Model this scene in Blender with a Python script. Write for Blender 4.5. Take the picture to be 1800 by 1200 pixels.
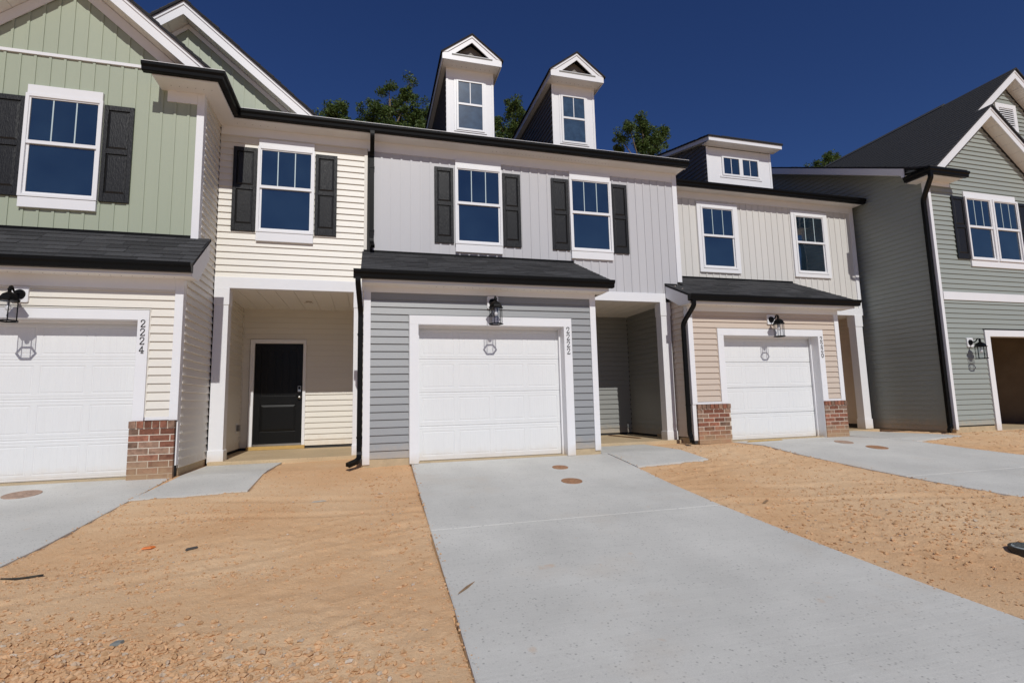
import bpy, math, random
import numpy as np
from mathutils import Vector, Matrix
from math import radians, sin, cos, pi
random.seed(7); rng = np.random.default_rng(7)
for o in list(bpy.data.objects): bpy.data.objects.remove(o)
S = bpy.context.scene
COL = S.collection

# ------------------------------------------------------------------ camera
cam = bpy.data.objects.new('camera', bpy.data.cameras.new('camera')); COL.objects.link(cam)
yaw, pitch, roll = radians(15.6366), radians(6.6514), radians(-1.3291)
fwd = Vector((sin(yaw)*cos(pitch), cos(yaw)*cos(pitch), sin(pitch)))
r0 = Vector((cos(yaw), -sin(yaw), 0)); u0 = r0.cross(fwd)
rt = r0*cos(roll)+u0*sin(roll); up = -r0*sin(roll)+u0*cos(roll)
m = Matrix((rt, up, -fwd)).transposed().to_4x4(); m.translation = (0, 0, 0.892)
cam.matrix_world = m
cam.data.sensor_width = 36; cam.data.lens = 907.866/1800*36
cam.data.clip_start = 0.05; cam.data.clip_end = 2000
S.camera = cam

# ------------------------------------------------------------------ sky, sun, exposure
SUN_EL, SUN_AZ = 40.0, -0.7          # azimuth of the light's travel, degrees from +Y towards +X
W = bpy.data.worlds.new('World'); S.world = W; W.use_nodes = True
nt = W.node_tree; nt.nodes.clear()
sky = nt.nodes.new('ShaderNodeTexSky'); sky.sky_type = 'NISHITA'; sky.sun_disc = False
sky.sun_elevation = radians(SUN_EL); sky.sun_rotation = radians(180+SUN_AZ)
sky.altitude = 0; sky.air_density = 1.0; sky.dust_density = 0.0; sky.ozone_density = 10.0
hs = nt.nodes.new('ShaderNodeHueSaturation'); hs.inputs['Saturation'].default_value = 1.07; hs.inputs['Hue'].default_value = 0.514      # a deep autumn blue
bg = nt.nodes.new('ShaderNodeBackground'); bg.inputs[1].default_value = 0.084
wo = nt.nodes.new('ShaderNodeOutputWorld')
nt.links.new(sky.outputs[0], hs.inputs['Color']); nt.links.new(hs.outputs[0], bg.inputs[0]); nt.links.new(bg.outputs[0], wo.inputs[0])
sl = bpy.data.lights.new('sun', 'SUN'); sl.energy = 4.8; sl.angle = radians(0.53); sl.color = (1, 0.975, 0.92)
sun = bpy.data.objects.new('sun', sl); COL.objects.link(sun)
sd = Vector((sin(radians(SUN_AZ))*cos(radians(SUN_EL)), cos(radians(SUN_AZ))*cos(radians(SUN_EL)), -sin(radians(SUN_EL))))
sun.rotation_euler = sd.to_track_quat('-Z', 'Y').to_euler(); sun.location = (0, -10, 20)
vs = S.view_settings; vs.view_transform = 'Standard'; vs.look = 'None'; vs.gamma = 1; vs.use_curve_mapping = False
vs.exposure = -0.73
S.cycles.max_bounces = 8; S.cycles.diffuse_bounces = 6

# ------------------------------------------------------------------ materials
def mat(name, col, rough=0.5, spec=0.5, var=0.0, scale=30, bump=0.0, bscale=120, objvar=0.0, stretch=None, metal=0.0, dirt=None):
    M = bpy.data.materials.new(name); M.use_nodes = True
    n = M.node_tree.nodes; l = M.node_tree.links
    b = n['Principled BSDF']; b.inputs['Roughness'].default_value = rough
    b.inputs['Specular IOR Level'].default_value = spec; b.inputs['Metallic'].default_value = metal
    b.inputs['Base Color'].default_value = (*col, 1)
    tc = n.new('ShaderNodeNewGeometry'); src = tc.outputs['Position']
    if stretch:
        mp = n.new('ShaderNodeMapping'); mp.inputs['Scale'].default_value = stretch; l.new(src, mp.inputs[0]); src = mp.outputs[0]
    cur = None
    if var or objvar:
        add = None
        if var:
            t = n.new('ShaderNodeTexNoise'); t.inputs['Scale'].default_value = scale; t.inputs['Detail'].default_value = 6; t.inputs['Roughness'].default_value = 0.65
            l.new(src, t.inputs['Vector'])
            mr = n.new('ShaderNodeMapRange'); mr.inputs[1].default_value = 0.25; mr.inputs[2].default_value = 0.75
            mr.inputs[3].default_value = 1-var; mr.inputs[4].default_value = 1+var; l.new(t.outputs['Fac'], mr.inputs[0]); add = mr.outputs[0]
        if objvar:
            oi = n.new('ShaderNodeObjectInfo'); m2 = n.new('ShaderNodeMapRange'); m2.inputs[3].default_value = 1-objvar; m2.inputs[4].default_value = 1+objvar
            l.new(oi.outputs['Random'], m2.inputs[0])
            if add is None: add = m2.outputs[0]
            else:
                mm = n.new('ShaderNodeMath'); mm.operation = 'MULTIPLY'; l.new(add, mm.inputs[0]); l.new(m2.outputs[0], mm.inputs[1]); add = mm.outputs[0]
        vm = n.new('ShaderNodeVectorMath'); vm.operation = 'SCALE'; vm.inputs[0].default_value = col; l.new(add, vm.inputs['Scale'])
        cur = vm.outputs[0]
    if dirt:                       # dusty clay splashed on the lowest part: (colour, height, amount)
        dc, dh, da = dirt
        g = n.new('ShaderNodeNewGeometry'); sx = n.new('ShaderNodeSeparateXYZ'); l.new(g.outputs['Position'], sx.inputs[0])
        t = n.new('ShaderNodeTexNoise'); t.inputs['Scale'].default_value = 9; t.inputs['Detail'].default_value = 5; l.new(g.outputs['Position'], t.inputs['Vector'])
        ad = n.new('ShaderNodeMath'); ad.operation = 'MULTIPLY_ADD'; l.new(t.outputs['Fac'], ad.inputs[0]); ad.inputs[1].default_value = -dh*1.2; l.new(sx.outputs[2], ad.inputs[2])
        mr = n.new('ShaderNodeMapRange'); mr.inputs[1].default_value = -dh*0.6; mr.inputs[2].default_value = dh*0.5; mr.inputs[3].default_value = da; mr.inputs[4].default_value = 0
        l.new(ad.outputs[0], mr.inputs[0])
        mx = n.new('ShaderNodeMix'); mx.data_type = 'RGBA'; l.new(mr.outputs[0], mx.inputs[0])
        if cur: l.new(cur, mx.inputs[6])
        else: mx.inputs[6].default_value = (*col, 1)
        mx.inputs[7].default_value = (*dc, 1); cur = mx.outputs[2]
    if cur: l.new(cur, b.inputs['Base Color'])
    if bump:
        t = n.new('ShaderNodeTexNoise'); t.inputs['Scale'].default_value = bscale; t.inputs['Detail'].default_value = 5
        l.new(src, t.inputs['Vector'])
        bp = n.new('ShaderNodeBump'); bp.inputs['Strength'].default_value = bump; bp.inputs['Distance'].default_value = 0.01
        l.new(t.outputs['Fac'], bp.inputs['Height']); l.new(bp.outputs[0], b.inputs['Normal'])
    return M
CLAY = (0.48, 0.30, 0.15)
GR = (4, 4, 30)        # vinyl wood grain runs along the boards
def vinyl(name, col): return mat(name, col, 0.42, 0.4, var=0.035, scale=3, bump=0.10, bscale=5, objvar=0.018, stretch=(3, 3, 60), dirt=((0.55, 0.40, 0.24), 0.28, 0.55))
def vinylv(name, col): return mat(name, col, 0.42, 0.4, var=0.03, scale=3, bump=0.10, bscale=5, objvar=0.02, stretch=(60, 60, 2.5))
MV = dict(
    cream=vinyl('cream_vinyl', (0.735, 0.70, 0.63)), grey=vinyl('grey_vinyl', (0.285, 0.293, 0.30)), tan=vinyl('tan_vinyl', (0.59, 0.495, 0.41)),
    sage=vinyl('sage_vinyl', (0.32, 0.345, 0.315)), green=vinylv('green_board_vinyl', (0.375, 0.415, 0.315)),
    lgrey=vinylv('pale_grey_board_vinyl', (0.535, 0.53, 0.545)), linen=vinylv('linen_board_vinyl', (0.665, 0.648, 0.612)),
    taupe=vinyl('grey_porch_vinyl', (0.265, 0.27, 0.26)), slate=vinyl('dark_dormer_vinyl', (0.13, 0.125, 0.12)))
WHITE = mat('white_trim', (0.80, 0.80, 0.815), 0.4, 0.4, var=0.02, scale=4, dirt=((0.60, 0.47, 0.32), 0.16, 0.5))
WIN = mat('white_vinyl_frame', (0.82, 0.82, 0.83), 0.32, 0.5)
SOFF = mat('soffit_white', (0.82, 0.80, 0.765), 0.5, 0.3, var=0.02, scale=5)
HOLE = mat('vent_hole', (0.03, 0.027, 0.025), 0.9, 0.1)
DOORW = mat('garage_door_white', (0.76, 0.765, 0.765), 0.38, 0.45, var=0.02, scale=2, bump=0.05, bscale=14, stretch=(8, 8, 1.2), dirt=((0.62, 0.52, 0.40), 0.16, 0.35))
BLACK = mat('black_aluminium', (0.0045, 0.0045, 0.0045), 0.42, 0.14)
SHUT = mat('black_shutter', (0.013, 0.0128, 0.013), 0.40, 0.32, var=0.25, scale=6, bump=0.5, bscale=9, stretch=(14, 14, 2))
DOORB = mat('black_front_door', (0.008, 0.008, 0.008), 0.34, 0.2, bump=0.05, bscale=10, stretch=(20, 20, 2))
SHINGLE = mat('charcoal_shingle', (0.058, 0.058, 0.060), 0.9, 0.25, var=0.45, scale=70, bump=0.8, bscale=200, objvar=0.30)
ROOFD = mat('roof_deck_dark', (0.030, 0.030, 0.033), 0.9, 0.2, var=0.3, scale=60, bump=0.4, bscale=160)
FOUND = mat('foundation_concrete', (0.50, 0.39, 0.25), 0.9, 0.2, var=0.15, scale=8, bump=0.3, bscale=60)
BRICK = mat('red_brick', (0.25, 0.105, 0.068), 0.85, 0.2, var=0.45, scale=22, bump=0.6, bscale=70, objvar=0.38, dirt=((0.42, 0.28, 0.17), 0.30, 0.92))
BRICKG = mat('smoked_brick', (0.25, 0.155, 0.11), 0.85, 0.2, var=0.5, scale=16, bump=0.6, bscale=70, objvar=0.3, dirt=((0.42, 0.28, 0.17), 0.30, 0.92))
MORTAR = mat('mortar', (0.68, 0.60, 0.50), 0.95, 0.1, var=0.12, scale=40, bump=0.4, bscale=120, dirt=((0.45, 0.31, 0.18), 0.30, 0.9))
WOODT = mat('treated_wood', (0.50, 0.33, 0.12), 0.8, 0.2, var=0.25, scale=5, stretch=(2, 20, 20))
METAL = mat('satin_nickel', (0.55, 0.54, 0.52), 0.28, 0.5, metal=1.0)
INT = mat('garage_interior_board', (0.13, 0.085, 0.055), 0.9, 0.2, var=0.2, scale=3)
INT2 = mat('garage_interior_wall', (0.30, 0.23, 0.17), 0.9, 0.2, var=0.2, scale=2)
DARKIN = mat('dark_core', (0.05, 0.05, 0.05), 0.9, 0.1)
BULB = mat('frosted_bulb', (0.85, 0.85, 0.86), 0.2, 0.5)
RUSTLID = mat('dusty_red_lid', (0.37, 0.20, 0.11), 0.85, 0.2, var=0.35, scale=22, bump=0.3, bscale=80)
IRON = mat('grey_meter_lid', (0.38, 0.42, 0.42), 0.55, 0.4, var=0.15, scale=25, bump=0.2, bscale=90)
PLAST = mat('dark_green_plastic', (0.05, 0.048, 0.038), 0.6, 0.3)
BARK = mat('pale_bark', (0.22, 0.17, 0.12), 0.9, 0.1, var=0.3, scale=12, bump=0.4, bscale=30)

def glass_mat():
    M = bpy.data.materials.new('window_glass'); M.use_nodes = True
    n = M.node_tree.nodes; l = M.node_tree.links; b = n['Principled BSDF']
    b.inputs['Base Color'].default_value = (0.010, 0.020, 0.034, 1); b.inputs['Roughness'].default_value = 0.02
    b.inputs['IOR'].default_value = 2.45
    t = n.new('ShaderNodeTexNoise'); t.inputs['Scale'].default_value = 1.3; t.inputs['Detail'].default_value = 1
    g = n.new('ShaderNodeNewGeometry'); l.new(g.outputs['Position'], t.inputs['Vector'])
    oi = n.new('ShaderNodeObjectInfo'); cr = n.new('ShaderNodeValToRGB'); cr.color_ramp.elements[0].color = (0.006, 0.012, 0.020, 1); cr.color_ramp.elements[1].color = (0.022, 0.042, 0.062, 1)
    t2 = n.new('ShaderNodeTexNoise'); t2.inputs['Scale'].default_value = 1.9; l.new(g.outputs['Position'], t2.inputs['Vector'])
    ad = n.new('ShaderNodeMath'); ad.operation = 'MULTIPLY_ADD'; l.new(oi.outputs['Random'], ad.inputs[0]); ad.inputs[1].default_value = 0.5; l.new(t2.outputs['Fac'], ad.inputs[2])
    sb = n.new('ShaderNodeMath'); sb.operation = 'SUBTRACT'; l.new(ad.outputs[0], sb.inputs[0]); sb.inputs[1].default_value = 0.28; l.new(sb.outputs[0], cr.inputs[0]); l.new(cr.outputs[0], b.inputs['Base Color'])
    bp = n.new('ShaderNodeBump'); bp.inputs['Strength'].default_value = 0.22; bp.inputs['Distance'].default_value = 0.03
    l.new(t.outputs['Fac'], bp.inputs['Height']); l.new(bp.outputs[0], b.inputs['Normal'])
    return M
GLASS = glass_mat()
FILM = mat('filmed_dormer_glass', (0.035, 0.065, 0.105), 0.16, 0.5, var=0.45, scale=7); FILM.node_tree.nodes['Principled BSDF'].inputs['IOR'].default_value = 2.0
MUNT = mat('muntin_between_panes', (0.50, 0.60, 0.62), 0.4, 0.4)
def thin_glass():
    M = bpy.data.materials.new('lamp_glass'); M.use_nodes = True
    n = M.node_tree.nodes; l = M.node_tree.links; n.remove(n['Principled BSDF'])
    tr = n.new('ShaderNodeBsdfTransparent'); tr.inputs[0].default_value = (0.93, 0.93, 0.93, 1)
    gl = n.new('ShaderNodeBsdfGlossy'); gl.inputs['Roughness'].default_value = 0.03
    mx = n.new('ShaderNodeMixShader'); mx.inputs[0].default_value = 0.07
    l.new(tr.outputs[0], mx.inputs[1]); l.new(gl.outputs[0], mx.inputs[2]); l.new(mx.outputs[0], n['Material Output'].inputs[0])
    return M
LGLASS = thin_glass()

def ground_mat(name, stops, spec, fine, bump):
    M = bpy.data.materials.new(name); M.use_nodes = True
    n = M.node_tree.nodes; l = M.node_tree.links; b = n['Principled BSDF']
    b.inputs['Roughness'].default_value = 0.95; b.inputs['Specular IOR Level'].default_value = spec
    g = n.new('ShaderNodeNewGeometry'); P = g.outputs['Position']
    def noise(s, d, r=0.6):
        t = n.new('ShaderNodeTexNoise'); t.inputs['Scale'].default_value = s; t.inputs['Detail'].default_value = d; t.inputs['Roughness'].default_value = r
        l.new(P, t.inputs['Vector']); return t.outputs['Fac']
    a = noise(0.55, 7, 0.62); f = noise(fine, 6, 0.7)
    mm = n.new('ShaderNodeMath'); mm.operation = 'MULTIPLY_ADD'; l.new(f, mm.inputs[0]); mm.inputs[1].default_value = 0.42; l.new(a, mm.inputs[2])
    cr = n.new('ShaderNodeValToRGB'); e = cr.color_ramp.elements
    e[0].position = stops[0][0]; e[0].color = (*stops[0][1], 1); e[1].position = stops[-1][0]; e[1].color = (*stops[-1][1], 1)
    for p, c in stops[1:-1]:
        q = e.new(p); q.color = (*c, 1)
    l.new(mm.outputs[0], cr.inputs[0])
    out = cr.outputs[0]
    w = n.new('ShaderNodeMapRange'); w.inputs[1].default_value = 0.44; w.inputs[2].default_value = 0.66; w.inputs[4].default_value = 0.55
    l.new(noise(0.23, 4, 0.55), w.inputs[0]); mx = n.new('ShaderNodeMix'); mx.data_type = 'RGBA'
    l.new(w.outputs[0], mx.inputs[0]); l.new(out, mx.inputs[6]); mx.inputs[7].default_value = (0.70, 0.395, 0.195, 1); out = mx.outputs[2]
    gr = n.new('ShaderNodeMapRange'); gr.inputs[1].default_value = 0.34; gr.inputs[2].default_value = 0.60; gr.inputs[3].default_value = 0.84; gr.inputs[4].default_value = 1.05
    l.new(noise(150, 4, 0.75), gr.inputs[0]); vm = n.new('ShaderNodeVectorMath'); vm.operation = 'SCALE'; l.new(out, vm.inputs[0]); l.new(gr.outputs[0], vm.inputs['Scale']); out = vm.outputs[0]
    l.new(out, b.inputs['Base Color'])
    h1 = noise(fine*1.6, 5, 0.7); h2 = noise(fine*7, 3, 0.6)
    ma = n.new('ShaderNodeMath'); ma.operation = 'MULTIPLY_ADD'; l.new(h2, ma.inputs[0]); ma.inputs[1].default_value = 0.35; l.new(h1, ma.inputs[2])
    bp = n.new('ShaderNodeBump'); bp.inputs['Strength'].default_value = bump[0]; bp.inputs['Distance'].default_value = bump[1]
    l.new(ma.outputs[0], bp.inputs['Height']); l.new(bp.outputs[0], b.inputs['Normal'])
    return M
SOIL = ground_mat('clay_soil', [(0.40, (0.62, 0.37, 0.19)), (0.60, (0.77, 0.485, 0.265)), (0.82, (0.82, 0.57, 0.345))], 0.1, 26, (0.75, 0.016))

def concrete_mat(name='new_concrete', col=(0.615, 0.602, 0.558)):
    M = bpy.data.materials.new(name); M.use_nodes = True
    n = M.node_tree.nodes; l = M.node_tree.links; b = n['Principled BSDF']
    b.inputs['Roughness'].default_value = 0.85; b.inputs['Specular IOR Level'].default_value = 0.25
    g = n.new('ShaderNodeNewGeometry'); P = g.outputs['Position']
    def noise(s, d, r=0.6, vec=None):
        t = n.new('ShaderNodeTexNoise'); t.inputs['Scale'].default_value = s; t.inputs['Detail'].default_value = d; t.inputs['Roughness'].default_value = r
        l.new(vec or P, t.inputs['Vector']); return t.outputs['Fac']
    def rng_(v, a, c, d, e):
        r = n.new('ShaderNodeMapRange'); l.new(v, r.inputs[0])
        for i, q in enumerate((a, c, d, e)): r.inputs[i+1].default_value = q
        return r.outputs[0]
    def mul(a, c):
        q = n.new('ShaderNodeMath'); q.operation = 'MULTIPLY'; l.new(a, q.inputs[0]); l.new(c, q.inputs[1]); return q.outputs[0]
    cloud = rng_(noise(1.1, 6, 0.6), 0.3, 0.7, 0.88, 1.08); grain = rng_(noise(140, 4, 0.7), 0.3, 0.7, 0.90, 1.09)
    mp = n.new('ShaderNodeMapping'); mp.inputs['Scale'].default_value = (2.0, 55, 1); l.new(P, mp.inputs[0])
    broom = noise(1.0, 4, 0.6, mp.outputs[0]); br = rng_(broom, 0.3, 0.7, 0.97, 1.03)
    v = n.new('ShaderNodeTexVoronoi'); v.inputs['Scale'].default_value = 32; l.new(P, v.inputs['Vector'])
    pit0 = rng_(v.outputs['Distance'], 0.10, 0.30, 1.0, 0.0); pm = rng_(noise(16.0, 3), 0.40, 0.60, 0.0, 1.0); pit = mul(pit0, pm)
    pitc = rng_(pit, 0, 1, 1.0, 0.62)
    f = mul(mul(mul(cloud, grain), br), pitc)
    vm = n.new('ShaderNodeVectorMath'); vm.operation = 'SCALE'; vm.inputs[0].default_value = col; l.new(f, vm.inputs['Scale'])
    st = rng_(noise(0.8, 5, 0.65), 0.55, 0.78, 0.0, 0.40)
    mx = n.new('ShaderNodeMix'); mx.data_type = 'RGBA'; l.new(st, mx.inputs[0]); l.new(vm.outputs[0], mx.inputs[6]); mx.inputs[7].default_value = (0.56, 0.47, 0.37, 1)
    sm = rng_(noise(3.1, 3, 0.5), 0.70, 0.76, 0.0, 0.55); m2 = n.new('ShaderNodeMix'); m2.data_type = 'RGBA'; l.new(sm, m2.inputs[0]); l.new(mx.outputs[2], m2.inputs[6]); m2.inputs[7].default_value = (0.60, 0.42, 0.27, 1)
    l.new(m2.outputs[2], b.inputs['Base Color'])
    hb = n.new('ShaderNodeMath'); hb.operation = 'MULTIPLY_ADD'; l.new(pit, hb.inputs[0]); hb.inputs[1].default_value = -0.8; l.new(broom, hb.inputs[2])
    bp = n.new('ShaderNodeBump'); bp.inputs['Strength'].default_value = 0.35; bp.inputs['Distance'].default_value = 0.004
    l.new(hb.outputs[0], bp.inputs['Height']); l.new(bp.outputs[0], b.inputs['Normal'])
    return M
CONC = concrete_mat(); DUSTC = concrete_mat('dusty_porch_concrete', (0.56, 0.43, 0.27))
def rock_mat():
    M = mat('clod_and_stone', (0.40, 0.27, 0.16), 0.95, 0.1); n = M.node_tree.nodes; l = M.node_tree.links
    g = n.new('ShaderNodeNewGeometry'); cr = n.new('ShaderNodeValToRGB'); e = cr.color_ramp.elements
    e[0].color = (0.52, 0.315, 0.165, 1); e[1].color = (0.70, 0.44, 0.245, 1); e[1].position = 0.80
    for p, c in ((0.88, (0.62, 0.42, 0.26)), (0.96, (0.50, 0.40, 0.30)), (1.0, (0.68, 0.56, 0.44))):
        q = e.new(p); q.color = (*c, 1)
    l.new(g.outputs['Random Per Island'], cr.inputs[0]); l.new(cr.outputs[0], n['Principled BSDF'].inputs['Base Color']); return M
ROCK = rock_mat()
def leaf_mat(name, c0, c1):
    M = mat(name, c0, 0.55, 0.3); n = M.node_tree.nodes; l = M.node_tree.links; b = n['Principled BSDF']
    g = n.new('ShaderNodeNewGeometry'); cr = n.new('ShaderNodeValToRGB'); cr.color_ramp.elements[0].color = (*c0, 1); cr.color_ramp.elements[1].color = (*c1, 1)
    l.new(g.outputs['Random Per Island'], cr.inputs[0]); l.new(cr.outputs[0], b.inputs['Base Color'])
    tr = n.new('ShaderNodeBsdfTranslucent'); l.new(cr.outputs[0], tr.inputs[0])
    mx = n.new('ShaderNodeMixShader'); mx.inputs[0].default_value = 0.25
    l.new(b.outputs[0], mx.inputs[1]); l.new(tr.outputs[0], mx.inputs[2]); l.new(mx.outputs[0], n['Material Output'].inputs[0]); return M
LEAF = leaf_mat('broad_leaves', (0.038, 0.072, 0.017), (0.135, 0.185, 0.045))

# ------------------------------------------------------------------ object helpers
WL = {}                                   # world location of each object (no parent is ever rotated or scaled)
def link(o, parent, loc=(0, 0, 0)):
    COL.objects.link(o); loc = Vector(loc); WL[o.name] = loc
    if parent: o.parent = parent; o.location = loc-WL[parent.name]
    else: o.location = loc
    return o
def me(name, V, F, m=None, smooth=False):
    d = bpy.data.meshes.new(name); d.from_pydata([tuple(v) for v in V], [], F); d.update()
    if m: d.materials.append(m)
    if smooth:
        for p in d.polygons: p.use_smooth = True
    return d
def obj(name, data, parent=None, loc=(0, 0, 0), rz=0.0, rot=None, scale=None):
    o = bpy.data.objects.new(name, data); link(o, parent, loc)
    if rz: o.rotation_euler = (0, 0, rz)
    if rot: o.rotation_euler = rot
    if scale: o.scale = scale
    return o
def thing(name, label, cat, loc, group=None):
    o = bpy.data.objects.new(name, None); o.empty_display_size = 0.3; link(o, None, loc)
    o['label'] = label; o['category'] = cat
    if group: o['group'] = group
    return o
class MB:
    """collects vertices and faces in world coordinates"""
    def __init__(s): s.V = []; s.F = []
    def poly(s, V, F):
        k = len(s.V); s.V += [tuple(v) for v in V]; s.F += [tuple(i+k for i in f) for f in F]; return s
    def box(s, x0, x1, y0, y1, z0, z1):
        if x0 > x1: x0, x1 = x1, x0
        if y0 > y1: y0, y1 = y1, y0
        if z0 > z1: z0, z1 = z1, z0
        V = [(x0, y0, z0), (x1, y0, z0), (x1, y1, z0), (x0, y1, z0), (x0, y0, z1), (x1, y0, z1), (x1, y1, z1), (x0, y1, z1)]
        return s.poly(V, [(3, 2, 1, 0), (4, 5, 6, 7), (0, 1, 5, 4), (1, 2, 6, 5), (2, 3, 7, 6), (3, 0, 4, 7)])
    def prism(s, pts, axis, a, b):
        """polygon pts extruded along axis from a to b; pts are the other two coordinates in xyz order"""
        n = len(pts); f = {'x': lambda p, t: (t, p[0], p[1]), 'y': lambda p, t: (p[0], t, p[1]), 'z': lambda p, t: (p[0], p[1], t)}[axis]
        area = sum(pts[i][0]*pts[(i+1) % n][1]-pts[(i+1) % n][0]*pts[i][1] for i in range(n))
        if (area < 0) != (axis == 'y'): pts = pts[::-1]
        if a > b: a, b = b, a
        V = [f(p, a) for p in pts]+[f(p, b) for p in pts]
        F = [tuple(range(n))[::-1], tuple(range(n, 2*n))]+[(i, (i+1) % n, n+(i+1) % n, n+i) for i in range(n)]
        return s.poly(V, F)
    def cyl(s, p, q, r, r2=None, n=12):
        p = Vector(p); q = Vector(q); d = (q-p).normalized(); a = d.orthogonal().normalized(); b = d.cross(a); r2 = r if r2 is None else r2
        V = [p+(a*cos(2*pi*i/n)+b*sin(2*pi*i/n))*r for i in range(n)]+[q+(a*cos(2*pi*i/n)+b*sin(2*pi*i/n))*r2 for i in range(n)]
        return s.poly(V, [tuple(range(n))[::-1], tuple(range(n, 2*n))]+[(i, (i+1) % n, n+(i+1) % n, n+i) for i in range(n)])
    def lathe(s, c, prof, n=12, rot=0.0):
        """prof: (r, z) from bottom up, about the vertical axis through c"""
        V = []; F = []; k = len(prof)
        for r, z in prof:
            for i in range(n):
                a = 2*pi*i/n+rot; V.append((c[0]+r*cos(a), c[1]+r*sin(a), c[2]+z))
        for j in range(k-1):
            for i in range(n): F.append((j*n+i, j*n+(i+1) % n, (j+1)*n+(i+1) % n, (j+1)*n+i))
        F.append(tuple(range(n))[::-1]); F.append(tuple((k-1)*n+i for i in range(n)))
        return s.poly(V, F)
    def done(s, name, m, parent=None, smooth=False, bevel=0.0):
        o = obj(name, None, parent) if False else None
        base = WL[parent.name] if parent else Vector((0, 0, 0))
        # part sits at its parent's origin, mesh in parent space
        d = me(name, [Vector(v)-base for v in s.V], s.F, m, smooth)
        o = obj(name, d, parent, base)
        if bevel:
            bv = o.modifiers.new('bevel', 'BEVEL'); bv.width = bevel; bv.segments = 2; bv.limit_method = 'ANGLE'
        return o
def sweep(mb, path, prof, closed_caps=True):
    """profile (outward, z) swept along a horizontal path; outward is to the right of travel"""
    n = len(path); P = [Vector((p[0], p[1])) for p in path]; rings = []
    for i in range(n):
        d0 = (P[i]-P[i-1]).normalized() if i > 0 else (P[1]-P[0]).normalized()
        d1 = (P[i+1]-P[i]).normalized() if i < n-1 else d0
        n0 = Vector((d0.y, -d0.x)); n1 = Vector((d1.y, -d1.x)); mm = (n0+n1).normalized(); k = 1/max(0.2, mm.dot(n0))
        rings.append([(P[i].x+mm.x*k*o, P[i].y+mm.y*k*o, path[i][2]+z) for o, z in prof])
    V = [v for r in rings for v in r]; m = len(prof); F = []
    for i in range(n-1):
        for j in range(m): F.append((i*m+j, i*m+(j+1) % m, (i+1)*m+(j+1) % m, (i+1)*m+j))
    F.append(tuple(range(m))[::-1]); F.append(tuple((n-1)*m+j for j in range(m)))
    mb.poly(V, F); return mb

# ------------------------------------------------------------------ ground profile
_gy = [-60, 0, 1, 2, 3, 4, 5, 6, 7, 8.05, 400]; _gz = [-.80, -.68, -.62, -.555, -.485, -.405, -.315, -.22, -.115, 0, 0]
def g(y): return float(np.interp(y, _gy, _gz))
def vnoise(x, y, s, seed):
    r = np.random.default_rng(seed); T = r.random((256, 256)); X = x/s; Y = y/s
    i = np.floor(X).astype(int); j = np.floor(Y).astype(int); fx = X-i; fy = Y-j; fx = fx*fx*(3-2*fx); fy = fy*fy*(3-2*fy)
    a = T[i % 256, j % 256]; b = T[(i+1) % 256, j % 256]; c = T[i % 256, (j+1) % 256]; d = T[(i+1) % 256, (j+1) % 256]
    return (a*(1-fx)+b*fx)*(1-fy)+(c*(1-fx)+d*fx)*fy-0.5
DRV = {  # left edge, right edge as (y, x) lists from the garage outwards
    '2224': ([(8.08, -5.75), (6.5, -5.80), (4, -5.85), (1, -5.9)], [(8.08, -2.52), (6.97, -2.60), (6.27, -2.66), (5.6, -2.71), (5.1, -2.79), (4, -2.95), (1, -3.2)]),
    '2222': ([(8.09, 0.64), (6.7, 0.614), (5.4, 0.591), (4.37, 0.572), (3.6, 0.559), (2.7, 0.535), (1, 0.49)], [(8.09, 3.865), (7.05, 3.86), (6.3, 3.82), (5.2, 3.82), (4.4, 3.85), (3.2, 3.90), (2.4, 3.955), (1, 4.0)]),
    '2220': ([(8.92, 7.0), (7.27, 6.98), (6.32, 7.09), (5.5, 7.22), (4.45, 7.48), (1, 8.0)], [(8.92, 9.86), (8.0, 9.98), (7.66, 10.24), (6.93, 10.41), (6.25, 10.66), (4, 11.2), (1, 11.9)])}
def edge(pts, y): return float(np.interp(y, [p[0] for p in pts[::-1]], [p[1] for p in pts[::-1]]))
WALK = {'2224': [(-2.46, 7.9), (-2.615, 6.97), (-1.40, 7.08), (-1.34, 9.30), (-2.44, 9.30)],
        '2222': [(3.875, 7.07), (5.25, 7.27), (5.27, 9.30), (3.79, 9.30), (3.79, 8.10), (3.875, 8.08)],
        '2220': [(10.255, 7.70), (11.79, 7.93), (11.5, 10.1), (9.95, 10.1), (9.93, 8.92), (9.995, 8.02)]}
def inpoly(x, y, P):
    c = np.zeros(x.shape, bool); n = len(P)
    for i in range(n):
        x0, y0 = P[i]; x1, y1 = P[i-1]
        if y0 == y1: continue
        t = ((y0 > y) != (y1 > y)) & (x < (x1-x0)*(y-y0)/(y1-y0)+x0); c ^= t
    return c
DPOLY = {k: [(x, y) for y, x in L]+[(x, y) for y, x in R[::-1]] for k, (L, R) in DRV.items()}
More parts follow.
